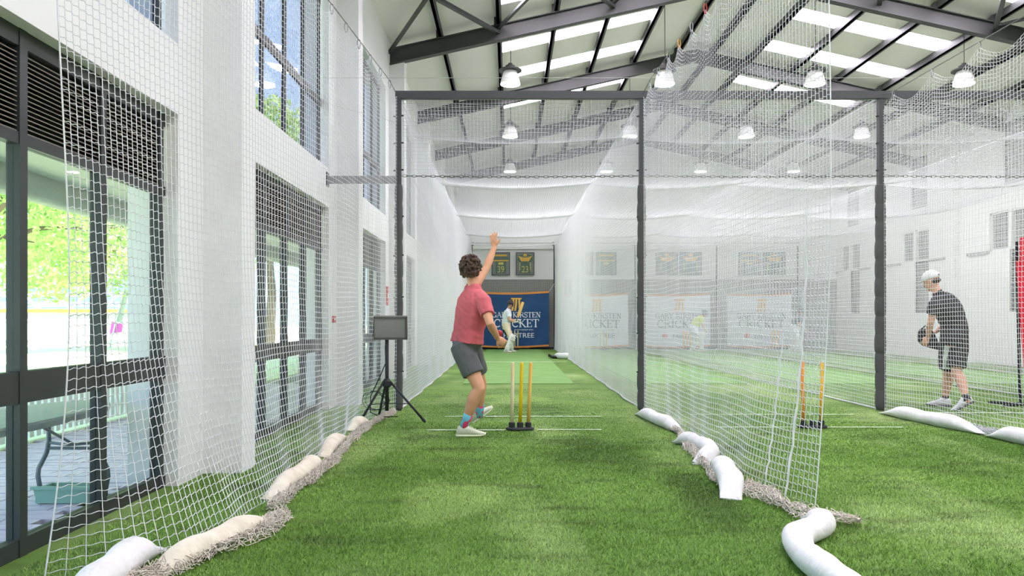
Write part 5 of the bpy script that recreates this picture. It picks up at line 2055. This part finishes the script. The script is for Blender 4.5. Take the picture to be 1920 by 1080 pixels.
M_hw = mat('house_white', rgb(226, 228, 230), 0.8)
M_hp = mat('house_pinkish', rgb(196, 170, 160), 0.8)
M_hr = mat('house_roof', rgb(150, 130, 122), 0.8)
house('white house with blue-grey windows far behind the stand', ray(170, 64), ray(300, 64), 64, 8.6, M_hw, M_hr, 5, 2)
house('pinkish brown house behind the tree beyond the stand', ray(30, 66), ray(125, 66), 66, 7.5, M_hp, M_hr, 3, 2)

# trees: trunk, branches and leaf clusters
def leaves_mesh(name, blobs, n, size, seed):
    rg = np.random.default_rng(seed)
    w = np.array([b[1] ** 2 for b in blobs])
    idx = rg.choice(len(blobs), n, p=w / w.sum())
    c = np.array([b[0] for b in blobs])[idx]
    r = np.array([b[1] for b in blobs])[idx]
    dv = rg.normal(size=(n, 3))
    dv /= np.linalg.norm(dv, axis=1, keepdims=True)
    p = c + dv * (r * rg.uniform(0.35, 1.0, n) ** 0.6)[:, None] * np.array([1, 1, 0.75])
    a = rg.normal(size=(n, 3))
    a /= np.linalg.norm(a, axis=1, keepdims=True)
    b = np.cross(a, rg.normal(size=(n, 3)))
    b /= np.linalg.norm(b, axis=1, keepdims=True)
    s = (size * rg.uniform(0.6, 1.3, n))[:, None]
    Vv = np.stack([p - a * s, p + b * s * 0.45, p + a * s, p - b * s * 0.45], 1).reshape(-1, 3)
    return mesh_np(name, Vv, np.arange(n * 4).reshape(-1, 4))


def leaf_mat(name, c1, c2):
    m = bpy.data.materials.new(name)
    m.use_nodes = True
    nt = m.node_tree
    b = nt.nodes['Principled BSDF']
    g = nt.nodes.new('ShaderNodeNewGeometry')
    r = nt.nodes.new('ShaderNodeValToRGB')
    r.color_ramp.elements[0].color = c1
    r.color_ramp.elements[1].color = c2
    nt.links.new(g.outputs['Random Per Island'], r.inputs['Fac'])
    nt.links.new(r.outputs['Color'], b.inputs['Base Color'])
    b.inputs['Roughness'].default_value = 0.6
    t = nt.nodes.new('ShaderNodeBsdfTranslucent')
    nt.links.new(r.outputs['Color'], t.inputs['Color'])
    mx = nt.nodes.new('ShaderNodeMixShader')
    mx.inputs['Fac'].default_value = 0.5
    nt.links.new(b.outputs['BSDF'], mx.inputs[1])
    nt.links.new(t.outputs['BSDF'], mx.inputs[2])
    nt.links.new(mx.outputs['Shader'], nt.nodes['Material Output'].inputs['Surface'])
    return m


M_leafm = leaf_mat('bright_leaves', rgb(132, 172, 88), rgb(206, 224, 150))
M_bark = mat('bark', rgb(96, 82, 70), 0.9, bump=(20, 0.6))


def tree(label, x, y, h, r, nleaf, size, seed, low=0.42):
    rd = random.Random(seed)
    t = empty('tree', (x, y, ZT), label, 'tree', 'trees beyond the terrace')
    mb = MB()
    mb.tube([(x, y, ZT), (x + 0.1, y, h * 0.25), (x - 0.05, y + 0.1, h * 0.5), (x, y, h * 0.8)], [0.22, 0.17, 0.12, 0.05], 10)
    blobs = []
    for k in range(16):
        a = rd.uniform(0, 2 * math.pi)
        q = rd.uniform(0.3, 1.0)
        c_ = (x + math.cos(a) * r * q, y + math.sin(a) * r * q, h * rd.uniform(low, 0.95))
        blobs.append((c_, r * rd.uniform(0.3, 0.5)))
        mb.tube([(x, y, h * 0.4), ((x + c_[0]) / 2, (y + c_[1]) / 2, (h * 0.4 + c_[2]) / 2 + 0.2), c_], [0.07, 0.045, 0.015], 6)
    mb.build('trunk', M_bark, t, True)
    tag(finish(leaves_mesh('leaves', blobs, nleaf, size, seed), 'leaves', M_leafm, t), kind='stuff')
    return t


tree('leafy bright green tree outside the leftmost window, nearest', ray(-75, 15.5), 15.5, 6.6, 4.0, 26000, 0.085, 4, 0.30)
tree('leafy bright green tree outside, right of the nearest one', ray(330, 28), 28.0, 9.4, 5.2, 26000, 0.13, 9, 0.32)
tree('tall green tree far behind the others', ray(179, 36), 36.0, 10.0, 4.2, 12000, 0.16, 12, 0.40)
tree('leafy green tree seen through the second window', ray(505, 30), 30.0, 8.5, 2.6, 9000, 0.12, 15, 0.4)

# pink and grey flag on the field
kt = empty('field_flag', (ray(215, 30), 30, ZT), 'pink and grey flag on a leaning pole standing on the field', 'flag')
MB().tube([(ray(205, 30), 30, ZT), (ray(240, 30), 30, 3.0)], 0.03, 8).build('pole', mat('pale_pole', rgb(210, 214, 214), 0.6), kt)
mb = MB()
mb.prism([(ray(204, 30), 30.05, 0.55), (ray(226, 30), 30.05, 0.62), (ray(228, 30), 30.05, 0.95), (ray(208, 30), 30.05, 1.05)], (0, 0.06, 0))
mb.build('pink_flag', mat('pink_cloth', rgb(226, 90, 200), 0.6), kt)
mb = MB()
mb.prism([(ray(214, 30), 30.05, 1.05), (ray(226, 30), 30.05, 1.0), (ray(240, 30), 30.05, 2.3), (ray(230, 30), 30.05, 2.4)], (0, 0.06, 0))
mb.build('grey_flag', mat('grey_cloth', rgb(170, 180, 180), 0.6), kt)
